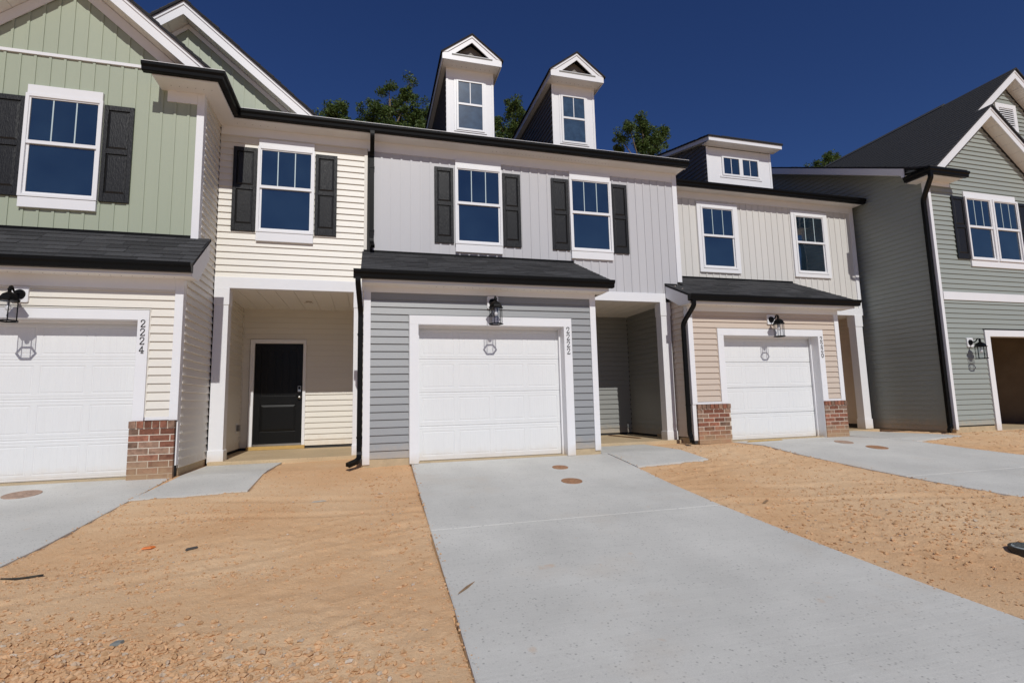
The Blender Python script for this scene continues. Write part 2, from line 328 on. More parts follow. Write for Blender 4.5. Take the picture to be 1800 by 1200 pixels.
def soil_z(x, y):
    z = np.interp(y, _gy, _gz)-0.011
    rough = np.clip(0.42+2.6*vnoise(x, y, 1.7, 3)+1.3*vnoise(x, y, 0.6, 4), 0.08, 1.3)
    rough = rough+1.5*np.exp(-((x+1.4)**2/0.9+(y-3.3)**2/0.16))+0.5*np.exp(-((x-4.6)**2/0.5+(y-4.0)**2/3))
    z = z+0.030*vnoise(x, y, 1.1, 11)+0.016*vnoise(x, y, 0.42, 12)
    z = z+rough*(0.012*vnoise(x, y, 0.16, 13)+0.012*vnoise(x, y, 0.07, 14)+0.010*vnoise(x, y, 0.035, 15))
    for (a, b, c, wd, dp) in ((0.30, 5.15, 0, 0.07, 0.009), (0.30, 5.62, 0, 0.06, 0.006), (-0.16, 5.10, 4.6, 0.08, 0.013), (-0.16, 5.75, 4.6, 0.08, 0.010), (-0.05, 6.9, 5, 0.07, 0.006)):
        d = y-(b+a*(x-c))+0.10*vnoise(x, y, 0.8, 21); z = z-dp*np.exp(-(d/wd)**2)*np.clip(0.6+2*vnoise(x, y, 0.5, 22), 0, 1)+0.5*dp*np.exp(-((np.abs(d)-wd*1.7)/(wd*0.6))**2)
    inside = np.zeros(x.shape, bool)
    for P in list(DPOLY.values())+list(WALK.values()): inside |= inpoly(x, y, P)
    z = np.where(inside, np.interp(y, _gy, _gz)-0.08, z)
    z = np.where(y > 7.9, np.minimum(z, -0.004), z)
    z = np.where((y > 9.42) & (x < 12.3), -0.05, z)
    return z
def build_ground():
    xs = np.concatenate([-np.geomspace(400, 7.5, 26), np.arange(-7.2, 13.6, 0.028), np.geomspace(13.7, 400, 24)])
    ys = np.concatenate([-np.geomspace(300, 2.2, 20), np.arange(-2, 1.8, 0.25), np.arange(1.85, 6.0, 0.024), np.arange(6.0, 10.6, 0.033), np.geomspace(10.8, 500, 26)])
    X, Y = np.meshgrid(xs, ys); Z = soil_z(X, Y); nx, ny = len(xs), len(ys)
    d = bpy.data.meshes.new('ground'); V = np.stack([X, Y, Z], -1).reshape(-1, 3)
    i = np.arange(nx-1); j = np.arange(ny-1); I, J = np.meshgrid(i, j); a = (J*nx+I).ravel()
    F = np.stack([a, a+1, a+nx+1, a+nx], -1).ravel()
    d.vertices.add(len(V)); d.vertices.foreach_set('co', V.ravel().astype(np.float32))
    nf = len(a); d.loops.add(nf*4); d.loops.foreach_set('vertex_index', F.astype(np.int32))
    d.polygons.add(nf); d.polygons.foreach_set('loop_start', np.arange(0, nf*4, 4, dtype=np.int32)); d.polygons.foreach_set('loop_total', np.full(nf, 4, np.int32))
    d.polygons.foreach_set('use_smooth', np.ones(nf, bool)); d.update(); d.validate(); d.materials.append(SOIL)
    o = obj('ground', d); o['kind'] = 'structure'
build_ground()

def slab_mesh(L, R, y0, y1, nx=14, dz=0.0, th=0.14, hem=0.02):
    """concrete slab between two edge polylines from y0 down to y1 following the grade, with eased edges"""
    ys = [y0]+list(np.linspace(y0-hem*0.5, y1+hem*0.5, max(3, int(abs(y0-y1)/0.2))))+[y1]
    V = []; F = []; cols = nx+3
    for k, y in enumerate(ys):
        xl, xr = edge(L, y), edge(R, y); z = g(y)+dz
        xs = [xl, xl+hem*0.5]+list(np.linspace(xl+hem*0.5, xr-hem*0.5, nx+1))[1:-1]+[xr-hem*0.5, xr]
        for q, x in enumerate(xs):
            drop = 0.004 if (q in (0, len(xs)-1) or k in (0, len(ys)-1)) else 0
            V.append((x, y, z-drop))
        cols = len(xs)
    n = len(ys)
    for k in range(n-1):
        for q in range(cols-1): F.append((k*cols+q, (k+1)*cols+q, (k+1)*cols+q+1, k*cols+q+1))
    rim = [q for q in range(cols)]+[k*cols+cols-1 for k in range(1, n)]+[(n-1)*cols+q for q in range(cols-2, -1, -1)]+[k*cols for k in range(n-2, 0, -1)]
    b = len(V); V += [(V[i][0], V[i][1], V[i][2]-th) for i in rim]; m = len(rim)
    for i in range(m): F.append((rim[i], rim[(i+1) % m], b+(i+1) % m, b+i))
    F.append(tuple(b+i for i in range(m))[::-1])
    return V, F
def driveway(key, joints):
    L, R = DRV[key]; root = bpy.data.objects.new('driveway', None); link(root, None, ((edge(L, 6)+edge(R, 6))/2, 6, g(6))); root['kind'] = 'structure'
    ys = [L[0][0]]+joints+[1.0]
    for a, b in zip(ys[:-1], ys[1:]):
        V, F = slab_mesh(L, R, a-0.004, b+0.004); MB().poly(V, F).done('slab', CONC, root)
driveway('2224', [3.6]); driveway('2222', [5.12]); driveway('2220', [5.60])
def walk(key, mid=None):
    P = WALK[key]; root = bpy.data.objects.new('front_walk', None); cx = sum(p[0] for p in P)/len(P); cy = sum(p[1] for p in P)/len(P); link(root, None, (cx, cy, g(cy))); root['kind'] = 'structure'
    mb = MB(); n = len(P); Q = []
    for i in range(n):                       # rim points close together so that the slab follows the grade
        a, b = Vector(P[i]), Vector(P[(i+1) % n]); k = max(1, int((b-a).length/0.25)); Q += [a.lerp(b, t/k) for t in range(k)]
    c = Vector((cx, cy)); Q = [q-(q-c).normalized()*0.006 for q in Q]; V = [(q.x, q.y, g(q.y)-0.001) for q in Q]; m = len(V)
    # rows: triangulate through a fan of shrunken rings
    rings = [V]
    for s in (0.97, 0.7, 0.4): rings.append([(cx+(q.x-cx)*s, cy+(q.y-cy)*s, g(cy+(q.y-cy)*s)+0.002) for q in Q])
    VV = [v for r in rings for v in r]+[(cx, cy, g(cy)+0.002)]; F = []
    for k in range(3):
        for i in range(m): F.append((k*m+i, k*m+(i+1) % m, (k+1)*m+(i+1) % m, (k+1)*m+i))
    for i in range(m): F.append((3*m+i, 3*m+(i+1) % m, 4*m))
    b = len(VV); VV += [(v[0], v[1], v[2]-0.12) for v in V]
    for i in range(m): F.append((i, b+i, b+(i+1) % m, (i+1) % m))
    mb.poly(VV, F).done('slab', CONC, root)
for k in WALK: walk(k)

# ------------------------------------------------------------------ building parts
EXP = 0.1143
def lap_mesh(m, t=0.026, e=EXP):
    key = ('lap', m.name, t, e)
    if key not in CACHE:
        V = [(0, 0.012-t, 0), (0, 0.012, 0), (0, 0.012, e+0.006), (0, 0.009, e+0.006)]; V = V+[(1, v[1], v[2]) for v in V]
        CACHE[key] = me('siding_board', V, [(0, 4, 7, 3), (3, 7, 6, 2), (0, 1, 5, 4), (0, 3, 2, 1), (4, 5, 6, 7), (1, 2, 6, 5)], m)
    return CACHE[key]
CACHE = {}
def board_obj(par, m, x0, x1, z, face, plane):
    """one lap of siding; face '-y' runs along x, '+x'/'-x' runs along y (x0,x1 are then y values)"""
    d = lap_mesh(m); L = x1-x0
    if face == '-y': return obj('siding_board', d, par, (x0, plane, z), 0, None, (L, 1, 1))
    if face == '+x': return obj('siding_board', d, par, (plane, x0, z), pi/2, None, (L, 1, 1))
    if face == '-x': return obj('siding_board', d, par, (plane, x1, z), -pi/2, None, (L, 1, 1))
def siding(par, m, x0, x1, z0, z1, zref, face, plane, holes=()):
    k0 = math.ceil((z0-zref)/EXP-0.45); z = zref+k0*EXP
    while z < z1-0.012:
        segs = [(x0, x1)]; zc = z+EXP*0.5
        for (a, b, c, d) in holes:
            if c < zc < d:
                ns = []
                for (p, q) in segs:
                    if b <= p or a >= q: ns.append((p, q))
                    else:
                        if a > p+0.01: ns.append((p, a))
                        if b < q-0.01: ns.append((b, q))
                segs = ns
        for p, q in segs:
            if z+EXP > z1+0.004:                     # top lap is cut to the frieze
                h = z1-z; V = [(0, -0.003, 0), (0, 0.012, 0), (0, 0.012, h), (0, 0.0, h)]
            board_obj(par, m, p, q, z, face, plane)
        z += EXP
def gable_siding(par, m, xl, zl, xr, zr, xa, za, zref, plane):
    """lap boards with raking ends under a gable whose wall lines run (xl,zl)-(xa,za)-(xr,zr)"""
    base = WL[par.name]; k = math.ceil((min(zl, zr)-zref)/EXP-1); z = zref+k*EXP
    def lim(zz): 
        t = min(1, max(0, (zz-zl)/(za-zl))); u = min(1, max(0, (zz-zr)/(za-zr))); return xl+(xa-xl)*t, xr+(xa-xr)*u
    while z < za-0.02:
        a0, b0 = lim(z); a1, b1 = lim(min(za, z+EXP))
        V = [(a0, plane-0.014, z), (b0, plane-0.014, z), (b1, plane+0.009, z+EXP), (a1, plane+0.009, z+EXP), (a0, plane+0.012, z), (b0, plane+0.012, z), (b1, plane+0.012, z+EXP), (a1, plane+0.012, z+EXP)]
        MB().poly(V, [(0, 1, 2, 3), (1, 0, 4, 5), (4, 7, 6, 5), (0, 3, 7, 4), (1, 5, 6, 2), (3, 2, 6, 7)]).done('siding_board', m, par); z += EXP
BAT = 0.1805
def battens(par, m, x0, x1, z0, ztop, plane, xref):
    """vertical boards each with its raised batten; ztop is a function of x"""
    k = math.floor((x0-xref)/BAT); x = xref+k*BAT; bw = 0.034
    while x < x1-0.005:
        a, b = max(x, x0), min(x+BAT, x1); c = max(a, min(b, x+BAT-bw))
        mb = MB()
        if c > a+0.003: mb.prism([(a, z0), (c, z0), (c, ztop(c)), (a, ztop(a))], 'y', plane-0.002, plane+0.012)
        if b > c+0.003: mb.prism([(c, z0), (b, z0), (b, ztop(b)), (c, ztop(c))], 'y', plane-0.015, plane+0.0121)
        if mb.V: mb.done('board', m, par)
        x += BAT
def window(par, x0, x1, z0, z1, y, head=True, sill=True, munt=2, picture=False, screen=True, single=False):
    """single-hung window: casing frame with two sashes; y is the wall plane"""
    yf = y-0.064; w = 0.045
    fr = MB()
    for a in ((x0, x0+w, z0, z1), (x1-w, x1, z0, z1)): fr.box(a[0], a[1], yf, y+0.02, a[2], a[3])
    fr.box(x0+w, x1-w, yf, y+0.02, z1-w, z1); fr.box(x0+w, x1-w, yf, y+0.02, z0, z0+w*0.9)
    if picture:
        p = 0.095; fr.box(x0-p, x0-0.002, yf+0.012, y+0.01, z0-p, z1+p); fr.box(x1+0.002, x1+p, yf+0.012, y+0.01, z0-p, z1+p)
        fr.box(x0-0.002, x1+0.002, yf+0.012, y+0.01, z1+0.002, z1+p); fr.box(x0-0.002, x1+0.002, yf+0.012, y+0.01, z0-p, z0-0.002)
    W_ = fr.done('window', WIN, par, bevel=0.003)
    zm = z0+(z1-z0)*0.525; s = 0.03; ix0, ix1 = x0+w, x1-w; iz0, iz1 = z0+w*0.9, z1-w
    su = MB()
    if not single:
        su.box(ix0, ix1, yf+0.010, y+0.015, zm-0.022, zm+0.028)
    su.box(ix0, ix0+s*0.6, yf+0.016, y+0.015, zm+0.028, iz1); su.box(ix1-s*0.6, ix1, yf+0.016, y+0.015, zm+0.028, iz1); su.box(ix0+s*0.6, ix1-s*0.6, yf+0.016, y+0.015, iz1-s*0.6, iz1)
    su.done('upper_sash', WIN, W_)
    lo = MB(); zt = zm-0.022
    lo.box(ix0, ix0+s, yf+0.034, y+0.02, iz0, zt); lo.box(ix1-s, ix1, yf+0.034, y+0.02, iz0, zt); lo.box(ix0+s, ix1-s, yf+0.034, y+0.02, iz0, iz0+s*1.2)
    lo.done('lower_sash', WIN, W_)
    MB().box(ix0+s*0.6, ix1-s*0.6, yf+0.030, yf+0.036, zm+0.028, iz1-s*0.6).done('pane', GLASS, W_)
    MB().box(ix0+s, ix1-s, yf+0.044, yf+0.048, iz0+s*1.2, zt).done('pane', GLASS, W_)
    for i in range(munt):
        x = ix0+(ix1-ix0)*(i+1)/(munt+1); MB().box(x-0.008, x+0.008, yf+0.026, yf+0.0298, zm+0.028, iz1-s*0.6).done('muntin', MUNT, W_)
    if head: MB().box(x0+0.012, x1-0.012, yf+0.012, y+0.012, z1+0.003, z1+0.135).done('head_board', WHITE, W_, bevel=0.004)
    if sill: MB().box(x0+0.006, x1-0.006, yf+0.010, y+0.012, z0-0.155, z0-0.003).done('sill_board', WHITE, W_, bevel=0.004)
    return W_
def shutter(par, x0, x1, z0, z1, y):
    mb = MB(); yf = y-0.034; st = 0.055; zm = (z0+z1)/2+0.03; rails = [(z0, z0+0.13), (zm-0.04, zm+0.04), (z1-0.075, z1)]
    mb.box(x0, x0+st, yf, y-0.005, z0, z1); mb.box(x1-st, x1, yf, y-0.005, z0, z1)
    for a, b in rails: mb.box(x0+st, x1-st, yf, y-0.005, a, b)
    sh = mb.done('shutter', SHUT, par, bevel=0.004)
    for a, b in ((rails[0][1], rails[1][0]), (rails[1][1], rails[2][0])):
        p, q = x0+st, x1-st; i = 0.032; V = [(p, yf+0.018, a), (q, yf+0.018, a), (q, yf+0.018, b), (p, yf+0.018, b), (p+i, yf+0.004, a+i), (q-i, yf+0.004, a+i), (q-i, yf+0.004, b-i), (p+i, yf+0.004, b-i)]
        MB().poly(V, [(0, 1, 5, 4), (1, 2, 6, 5), (2, 3, 7, 6), (3, 0, 4, 7), (4, 5, 6, 7)]).done('shutter_panel', SHUT, sh)
GUT = [(0, -0.005), (0, -0.122), (0.072, -0.122), (0.084, -0.112), (0.090, -0.070), (0.116, -0.040), (0.120, 0.0)]
def gutter(par, path, lip=False):
    gt = sweep(MB(), path, GUT).done('gutter', BLACK, par)
    if lip: sweep(MB(), path, [(0.1, 0.002), (0.121, 0.002), (0.121, 0.008), (0.1, 0.008)]).done('lip_bead', WHITE, gt)  # thin white bead laid along the top of the gutter's front lip
    return gt
def downspout(par, pts, w=0.075, d=0.055, straps=(), facing='-y'):
    """rectangular corrugated pipe along points"""
    mb = MB(); P = [Vector(p) for p in pts]; rings = []; n = len(P)
    def ring(p, t):
        side = Vector((1, 0, 0)) if facing == '-y' else Vector((0, 1, 0))
        if abs(t.dot(side)) > 0.75: side = Vector((0, 0, 1))
        a = (side-t*side.dot(t)).normalized(); b = t.cross(a).normalized()
        prof = []
        for (u, v) in ((-1, -1), (-.5, -1), (-.42, -.86), (-.1, -.86), (0, -1), (.1, -.86), (.42, -.86), (.5, -1), (1, -1), (1, 1), (-1, 1)):
            prof.append(p+a*u*w/2+b*v*d/2)
        return prof
    for i in range(n):
        t0 = (P[i]-P[i-1]).normalized() if i else (P[1]-P[0]).normalized(); t1 = (P[i+1]-P[i]).normalized() if i < n-1 else t0
        rings.append(ring(P[i], (t0+t1).normalized()))
    V = [v for r in rings for v in r]; m = 11; F = []
    for i in range(n-1):
        for j in range(m): F.append((i*m+j, i*m+(j+1) % m, (i+1)*m+(j+1) % m, (i+1)*m+j))
    F += [tuple(range(m))[::-1], tuple((n-1)*m+j for j in range(m))]
    ds = mb.poly(V, F).done('downspout', BLACK, par)
    for (x, y, z) in straps: MB().box(x-w/2-0.006, x+w/2+0.006, y-d/2-0.006, y+d/2+0.002, z-0.014, z+0.014).done('strap', BLACK, ds)
    return ds
def curve(pts, r=0.08, k=4):
    out = [Vector(pts[0])]
    for i in range(1, len(pts)-1):
        a, b, c = Vector(pts[i-1]), Vector(pts[i]), Vector(pts[i+1]); ra = min(r, (b-a).length*0.45, (c-b).length*0.45)
        p = b+(a-b).normalized()*ra; q = b+(c-b).normalized()*ra
        for t in range(k+1):
            s = t/k; out.append(p*(1-s)**2+b*2*s*(1-s)+q*s*s)
    out.append(Vector(pts[-1])); return out
def shingle_roof(par, x0, x1, y0, z0, y1, z1, name='roof', rake_left=True, rake_right=True):
    """lean-to roof from eave (y0,z0) up to wall (y1,z1); each shingle is an object"""
    dy, dz = y1-y0, z1-z0; L = math.hypot(dy, dz); a = math.atan2(dz, dy)
    nrm = Vector((0, -sin(a), cos(a)))
    t = 0.03
    rf = MB().prism([(y0, z0-0.012), (y1, z1-0.012), (y1, z1-0.012-t/cos(a)), (y0, z0-0.012-t/cos(a))], 'x', x0, x1).done(name, ROOFD, par)
    e = 0.142; n = int(L/e)+1
    for k in range(n):
        s0 = k*e; s1 = min(L, s0+e+0.02); x = x0-random.random()*0.5
        while x < x1:
            w = random.choice([0.25, 0.33, 0.33, 0.42, 0.5]); a0, a1 = max(x, x0), min(x+w-0.004, x1)
            if a1-a0 > 0.02:
                th = random.choice([0.004, 0.006, 0.009]); ss0 = max(0, s0-random.choice([0, 0, 0.004]))
                def P(xx, s, h): return Vector((xx, y0+cos(a)*s, z0-0.011+sin(a)*s))+nrm*h
                V = [P(a0, ss0, th+0.006), P(a1, ss0, th+0.006), P(a1, s1, 0.003), P(a0, s1, 0.003), P(a0, ss0, 0), P(a1, ss0, 0), P(a1, s1, 0), P(a0, s1, 0)]
                MB().poly(V, [(0, 1, 2, 3), (0, 4, 5, 1), (1, 5, 6, 2), (3, 7, 4, 0), (2, 6, 7, 3)]).done('shingle', SHINGLE, rf)
            x += w
    return rf
def course_slab(par, P00, P10, P11, P01, name, thick=0.03, e=0.142, kind=True):
    """roof plane too far off to pick single shingles: P00-P10 is the eave edge, P01-P11 the top; stepped courses in one mesh"""
    P00, P10, P11, P01 = map(Vector, (P00, P10, P11, P01)); n = max(1, int((P01-P00).length/e)); nr = (P10-P00).cross(P01-P00).normalized()
    if nr.z < 0: nr = -nr
    sl = MB(); sl.poly([P00, P10, P11, P01, P00-nr*thick, P10-nr*thick, P11-nr*thick, P01-nr*thick], [(0, 1, 2, 3), (7, 6, 5, 4), (0, 4, 5, 1), (1, 5, 6, 2), (2, 6, 7, 3), (3, 7, 4, 0)])
    o = sl.done(name, ROOFD, par); mb = MB()
    for k in range(n):
        a, b = k/n, min(1, (k+1.1)/n); A0, A1, B0, B1 = P00.lerp(P01, a), P10.lerp(P11, a), P00.lerp(P01, b), P10.lerp(P11, b)
        L = (A1-A0).length; m = max(1, int(L/0.4)); cuts = sorted([0, 1]+[random.random() for _ in range(m)])
        for p, q in zip(cuts[:-1], cuts[1:]):
            if q-p < 0.02: continue
            h = random.choice([0.010, 0.013, 0.017]); q2 = q-0.004/max(L, .1)
            V = [A0.lerp(A1, p)+nr*h, A0.lerp(A1, q2)+nr*h, B0.lerp(B1, q2)+nr*0.004, B0.lerp(B1, p)+nr*0.004, A0.lerp(A1, p), A0.lerp(A1, q2), B0.lerp(B1, q2), B0.lerp(B1, p)]
            mb.poly(V, [(0, 1, 2, 3), (0, 4, 5, 1), (1, 5, 6, 2), (3, 7, 4, 0)])
    c = mb.done('shingle_courses', SHINGLE, o); c['kind'] = 'stuff'
    return o
def vent_dots(par, pts, r=0.006):
    mb = MB()
    for (x, y, z) in pts: mb.cyl((x, y, z-0.0015), (x, y, z+0.004), r, n=6)
    return mb.done('soffit_vents', HOLE, par)
def stroke_digit(ch):
    """polyline strokes of a serif numeral in a 1 x 1.6 box"""
    if ch == '2':
        pts = [(0.10, 1.22), (0.16, 1.42), (0.34, 1.56), (0.56, 1.58), (0.78, 1.47), (0.86, 1.26), (0.80, 1.02), (0.62, 0.76), (0.36, 0.46), (0.14, 0.12)]
        return [(pts, 0.125), ([(0.08, 0.07), (0.90, 0.07)], 0.13), ([(0.88, 0.02), (0.91, 0.30)], 0.09), ([(0.05, 1.20), (0.20, 1.17)], 0.13)]
    if ch == '4':
        return [([(0.62, 0.05), (0.62, 1.58)], 0.14), ([(0.62, 1.56), (0.06, 0.52)], 0.09), ([(0.02, 0.48), (0.98, 0.48)], 0.11), ([(0.36, 0.05), (0.90, 0.05)], 0.10)]
    if ch == '0':
        return [([(0.5+0.38*cos(t), 0.8+0.74*sin(t)) for t in np.linspace(0, 2*pi, 21)], 0.13)]
def house_number(par, text, x, ztop, y, h=0.098, step=0.118, tilt=0.0):
    for i, ch in enumerate(text):
        mb = MB(); sc = h/1.6; z = ztop-h-i*step; w = 0.5
        for si, (pts, wd) in enumerate(stroke_digit(ch)):
            P = [Vector(p) for p in pts]; n = len(P); lft = []; rgt = []
            for k in range(n):
                t0 = (P[k]-P[k-1]) if k else (P[1]-P[0]); t1 = (P[k+1]-P[k]) if k < n-1 else t0; d = (t0.normalized()+t1.normalized()).normalized(); nn = Vector((-d.y, d.x))*wd/2
                lft.append(P[k]+nn); rgt.append(P[k]-nn)
            pz = 0.0008*si
            for k in range(n-1):
                q = [lft[k], lft[k+1], rgt[k+1], rgt[k]]; mb.prism([(x+(v.x-w)*sc, z+v.y*sc) for v in q], 'y', y-0.008-pz, y)
        mb.done('digit', BLACK, par)
DW = 2.41
def door_section_mesh(W_, H):
    if 'gds' in CACHE: return CACHE['gds']
    xs = [0]; col = []          # tensor grid: depth from x-profile and z-profile
    pw = (W_-5*0.075)/4; fx = [(0, 0.0, 0)]
    X = []                       # (x, inside panel?, groove)
    for i in range(4):
        a = 0.075+i*(pw+0.075); b = a+pw
        X += [(a, 'o'), (a+0.006, 'g'), (a+0.016, 'g'), (a+0.022, 'f')]
        n = 6
        for k in range(1, n):
            c = a+0.022+(pw-0.044)*k/n; X += [(c-0.006, 'f'), (c, 'v'), (c+0.006, 'f')]
        X += [(b-0.022, 'f'), (b-0.016, 'g'), (b-0.006, 'g'), (b, 'o')]
    X = [(0.0, 'o')]+X+[(W_, 'o')]
    Z = [(0.0, 'e'), (0.010, 'o'), (0.026, 'o'), (0.030, 's'), (0.036, 's'), (0.040, 'o'), (0.076, 'o'), (0.082, 'g'), (0.092, 'g'), (0.098, 'f'), (H-0.098, 'f'), (H-0.092, 'g'), (H-0.082, 'g'), (H-0.076, 'o'), (H-0.048, 'o'), (H-0.044, 's'), (H-0.038, 's'), (H-0.034, 'o'), (H-0.012, 'o'), (H, 'e')]
    def dep(cx, cz):
        if cz == 'e': return 0.007
        if cz == 's': return 0.003
        if cz == 'o' or cx == 'o': return 0.0
        if cz == 'g' or cx == 'g': return 0.0042
        return 0.0022 if cx == 'v' else 0.0005
    V = [(x, dep(cx, cz), z) for z, cz in Z for x, cx in X]; nx = len(X)
    F = [(j*nx+i, j*nx+i+1, (j+1)*nx+i+1, (j+1)*nx+i) for j in range(len(Z)-1) for i in range(nx-1)]
    CACHE['gds'] = me('door_section', V, F, DOORW); return CACHE['gds']
def garage(par, x0, x1, ztop, y, cas=0.14, zl=0.0, zr=0.0, rec=0.22, zb=0.0):
    """casing round the opening (x0..x1, up to ztop) with a four-section door set back in it"""
    yf = y-0.032; mb = MB()
    mb.box(x0-cas, x1+cas, yf, y+0.03, ztop, ztop+cas); mb.box(x0-cas, x0, yf, y+0.03, zl, ztop); mb.box(x1, x1+cas, yf, y+0.03, zr, ztop)
    mb.box(x0-0.012, x0-0.0005, y+0.031, y+rec, zb, ztop); mb.box(x1+0.0005, x1+0.012, y+0.031, y+rec, zb, ztop); mb.box(x0-0.012, x1+0.012, y+0.031, y+rec, ztop+0.0005, ztop+0.012)
    mb.box(x0, x0+0.028, y+rec-0.075, y+rec-0.035, zb, ztop); mb.box(x1-0.028, x1, y+rec-0.075, y+rec-0.035, zb, ztop); mb.box(x0+0.028, x1-0.028, y+rec-0.075, y+rec-0.035, ztop-0.03, ztop)
    mb.done('garage_casing', WHITE, par, bevel=0.003)
    gd = MB().box(x0+0.0005, x1-0.0005, y+rec, y+rec+0.04, zb+0.012, ztop-0.001).done('garage_door', DARKIN, par)
    H = (ztop-zb-0.015)/4; d = door_section_mesh(DW, H)
    for i in range(4): obj('door_section', d, gd, (x0, y+rec-0.016, zb+0.014+i*H), 0, None, ((x1-x0)/DW, 1, (H-0.002)/H))
    MB().box(x0+0.002, x1-0.002, y+rec-0.014, y+rec+0.02, zb+0.001, zb+0.013).done('door_seal', BLACK, gd)
def lamp(par, x, zc, y, mount_z=None):
    """black carriage lantern on a white mounting block; x,zc is the block's centre"""
    lx, ly = x, y-0.225
    L = MB(); L.cyl((x, y-0.034, zc), (x, y-0.055, zc), 0.066, 0.058, 20)
    arm = curve([(x, y-0.05, zc), (x, y-0.14, zc+0.0), (x, y-0.185, zc+0.075), (lx, ly, zc+0.055)], 0.06, 4)
    for a, b in zip(arm[:-1], arm[1:]): L.cyl(a, b, 0.012, n=8)
    zt = zc-0.125                                   # underside of the hexagonal cap
    L.lathe((lx, ly, zt), [(0.118, 0.0), (0.122, 0.012), (0.104, 0.018), (0.098, 0.045), (0.075, 0.082), (0.035, 0.108), (0.020, 0.118), (0.020, 0.135), (0.028, 0.145), (0.012, 0.185), (0.004, 0.195)], 6)
    l = L.done('wall_lamp', BLACK, par)
    MB().prism([(x-0.092, zc-0.088), (x-0.078, zc-0.102), (x+0.078, zc-0.102), (x+0.092, zc-0.088), (x+0.092, zc+0.088), (x+0.078, zc+0.102), (x-0.078, zc+0.102), (x-0.092, zc+0.088)], 'y', y-0.034, y+0.005).done('mounting_block', WHITE, l)
    c = MB(); zb = zt-0.262
    for i in range(6):
        a = i*pi/3; c.cyl((lx+0.098*cos(a), ly+0.098*sin(a), zb+0.01), (lx+0.098*cos(a), ly+0.098*sin(a), zt+0.002), 0.0055, n=6)
    pr = [(0.118, 0.0), (0.118, 0.012), (0.100, 0.018), (0.094, 0.018), (0.094, 0.0)]; n = 6; V = []; F = []
    for r, z in pr:
        for i in range(n): V.append((lx+r*cos(i*pi/3), ly+r*sin(i*pi/3), zb+z))
    for j in range(5):
        for i in range(n): F.append((j*n+i, j*n+(i+1) % n, ((j+1) % 5)*n+(i+1) % n, ((j+1) % 5)*n+i))
    c.poly(V, F).done('cage', BLACK, l)
    MB().lathe((lx, ly, zt-0.125), [(0.010, 0.0), (0.026, 0.012), (0.031, 0.034), (0.024, 0.062), (0.014, 0.085), (0.014, 0.124)], 12).done('bulb', BULB, l, True)
    gl = MB()
    for i in range(6):
        a, b = i*pi/3, (i+1)*pi/3; gl.poly([(lx+0.090*cos(a), ly+0.090*sin(a), zb+0.02), (lx+0.090*cos(b), ly+0.090*sin(b), zb+0.02), (lx+0.090*cos(b), ly+0.090*sin(b), zt), (lx+0.090*cos(a), ly+0.090*sin(a), zt)], [(0, 1, 2, 3)])
    gl.done('lamp_glass', LGLASS, l)
def brick_unit(k):
    key = ('brick', k)
    if key not in CACHE:
        j = [random.uniform(-.0015, .0015) for _ in range(8)]; b = 0.004
        V = [(b, 0, b), (1-b*1, 0, b), (1-b, 0, 1-b), (b, 0, 1-b), (0, b, 0), (1, b, 0), (1, b, 1), (0, b, 1), (0, 1, 0), (1, 1, 0), (1, 1, 1), (0, 1, 1)]
        CACHE[key] = me('brick', V, [(0, 1, 2, 3), (0, 4, 5, 1), (1, 5, 6, 2), (2, 6, 7, 3), (3, 7, 4, 0), (4, 8, 9, 5), (5, 9, 10, 6), (6, 10, 11, 7), (7, 11, 8, 4), (8, 11, 10, 9)], BRICK if k else BRICKG)
    return CACHE[key]
def pier(par, x0, x1, yf, yb, z0, z1):
    """brick pier in running bond with a rowlock cap; front face yf"""
    core = MB().box(x0+0.003, x1-0.003, yf+0.003, yb, z0, z1-0.004).done('brick_pier', MORTAR, par)
    def brick(a, b, y0, y1, c, d, rz=0):
        obj('brick', brick_unit(random.random() < 0.72), core, (a, y0, c), 0, None, (b-a, y1-y0, d-c))
    cap = 0.098; n = round((x1-x0)/0.0885); w = (x1-x0+0.016)/n
    for i in range(n): brick(x0-0.008+i*w+0.0065, x0-0.008+(i+1)*w-0.0065, yf-0.016, yb+0.004, z1-cap+0.008, z1)
    H = z1-cap-z0; rows = round(H/0.0865); h = H/rows; BL = 0.243
    for r in range(rows):
        c, d = z0+r*h+0.006, z0+(r+1)*h-0.006; x = x0-(BL/2 if r % 2 else 0)
        while x < x1-0.01:
            a, b = max(x, x0), min(x+BL-0.012, x1)
            if b-a > 0.03: brick(a, b, yf, yf+0.09, c, d)
            x += BL
        for s in ((x0, x0+0.09), (x1-0.09, x1)):        # return faces
            yy = yf+(0.10 if r % 2 else 0.20)
            a = s[0] if s[0] == x0 else s[0]
            if yb-yf > 0.12: brick(s[0], s[1], yf+0.101, yb, c, d)
ZCUT = 5.89
def band(x0, z0, x1, z1, da, db, zc=None):
    """sloping band between da and db (vertical distances) under the line; its low end is cut level at zc"""
    zc = ZCUT if zc is None else zc; sl = (z1-z0)/(x1-x0)
    def low(d):
        z = z0-d
        return (x0, z) if z >= zc else (x0+(zc-z)/sl, zc)
    return [low(da), (x1, z1-da), (x1, z1-db), low(db)]
def rake(par, x0, z0, x1, z1, yf, yb, w=0.185, board=True, slab=None):
    """rake of a gable: fascia board (top edge on the line) and a proud crown strip"""
    s = 1 if x1 > x0 else -1; sl = (z1-z0)/(x1-x0); h = w/cos(math.atan(sl))
    f = MB().prism(band(x0, z0, x1, z1, 0, h), 'y', yf, yf+0.022).done('rake_board', WHITE, par)
    h2 = 0.062/cos(math.atan(sl)); MB().prism(band(x0, z0, x1, z1, -0.002, h2), 'y', yf-0.016, yf-0.0005).done('crown_strip', WHITE, f)
    return f
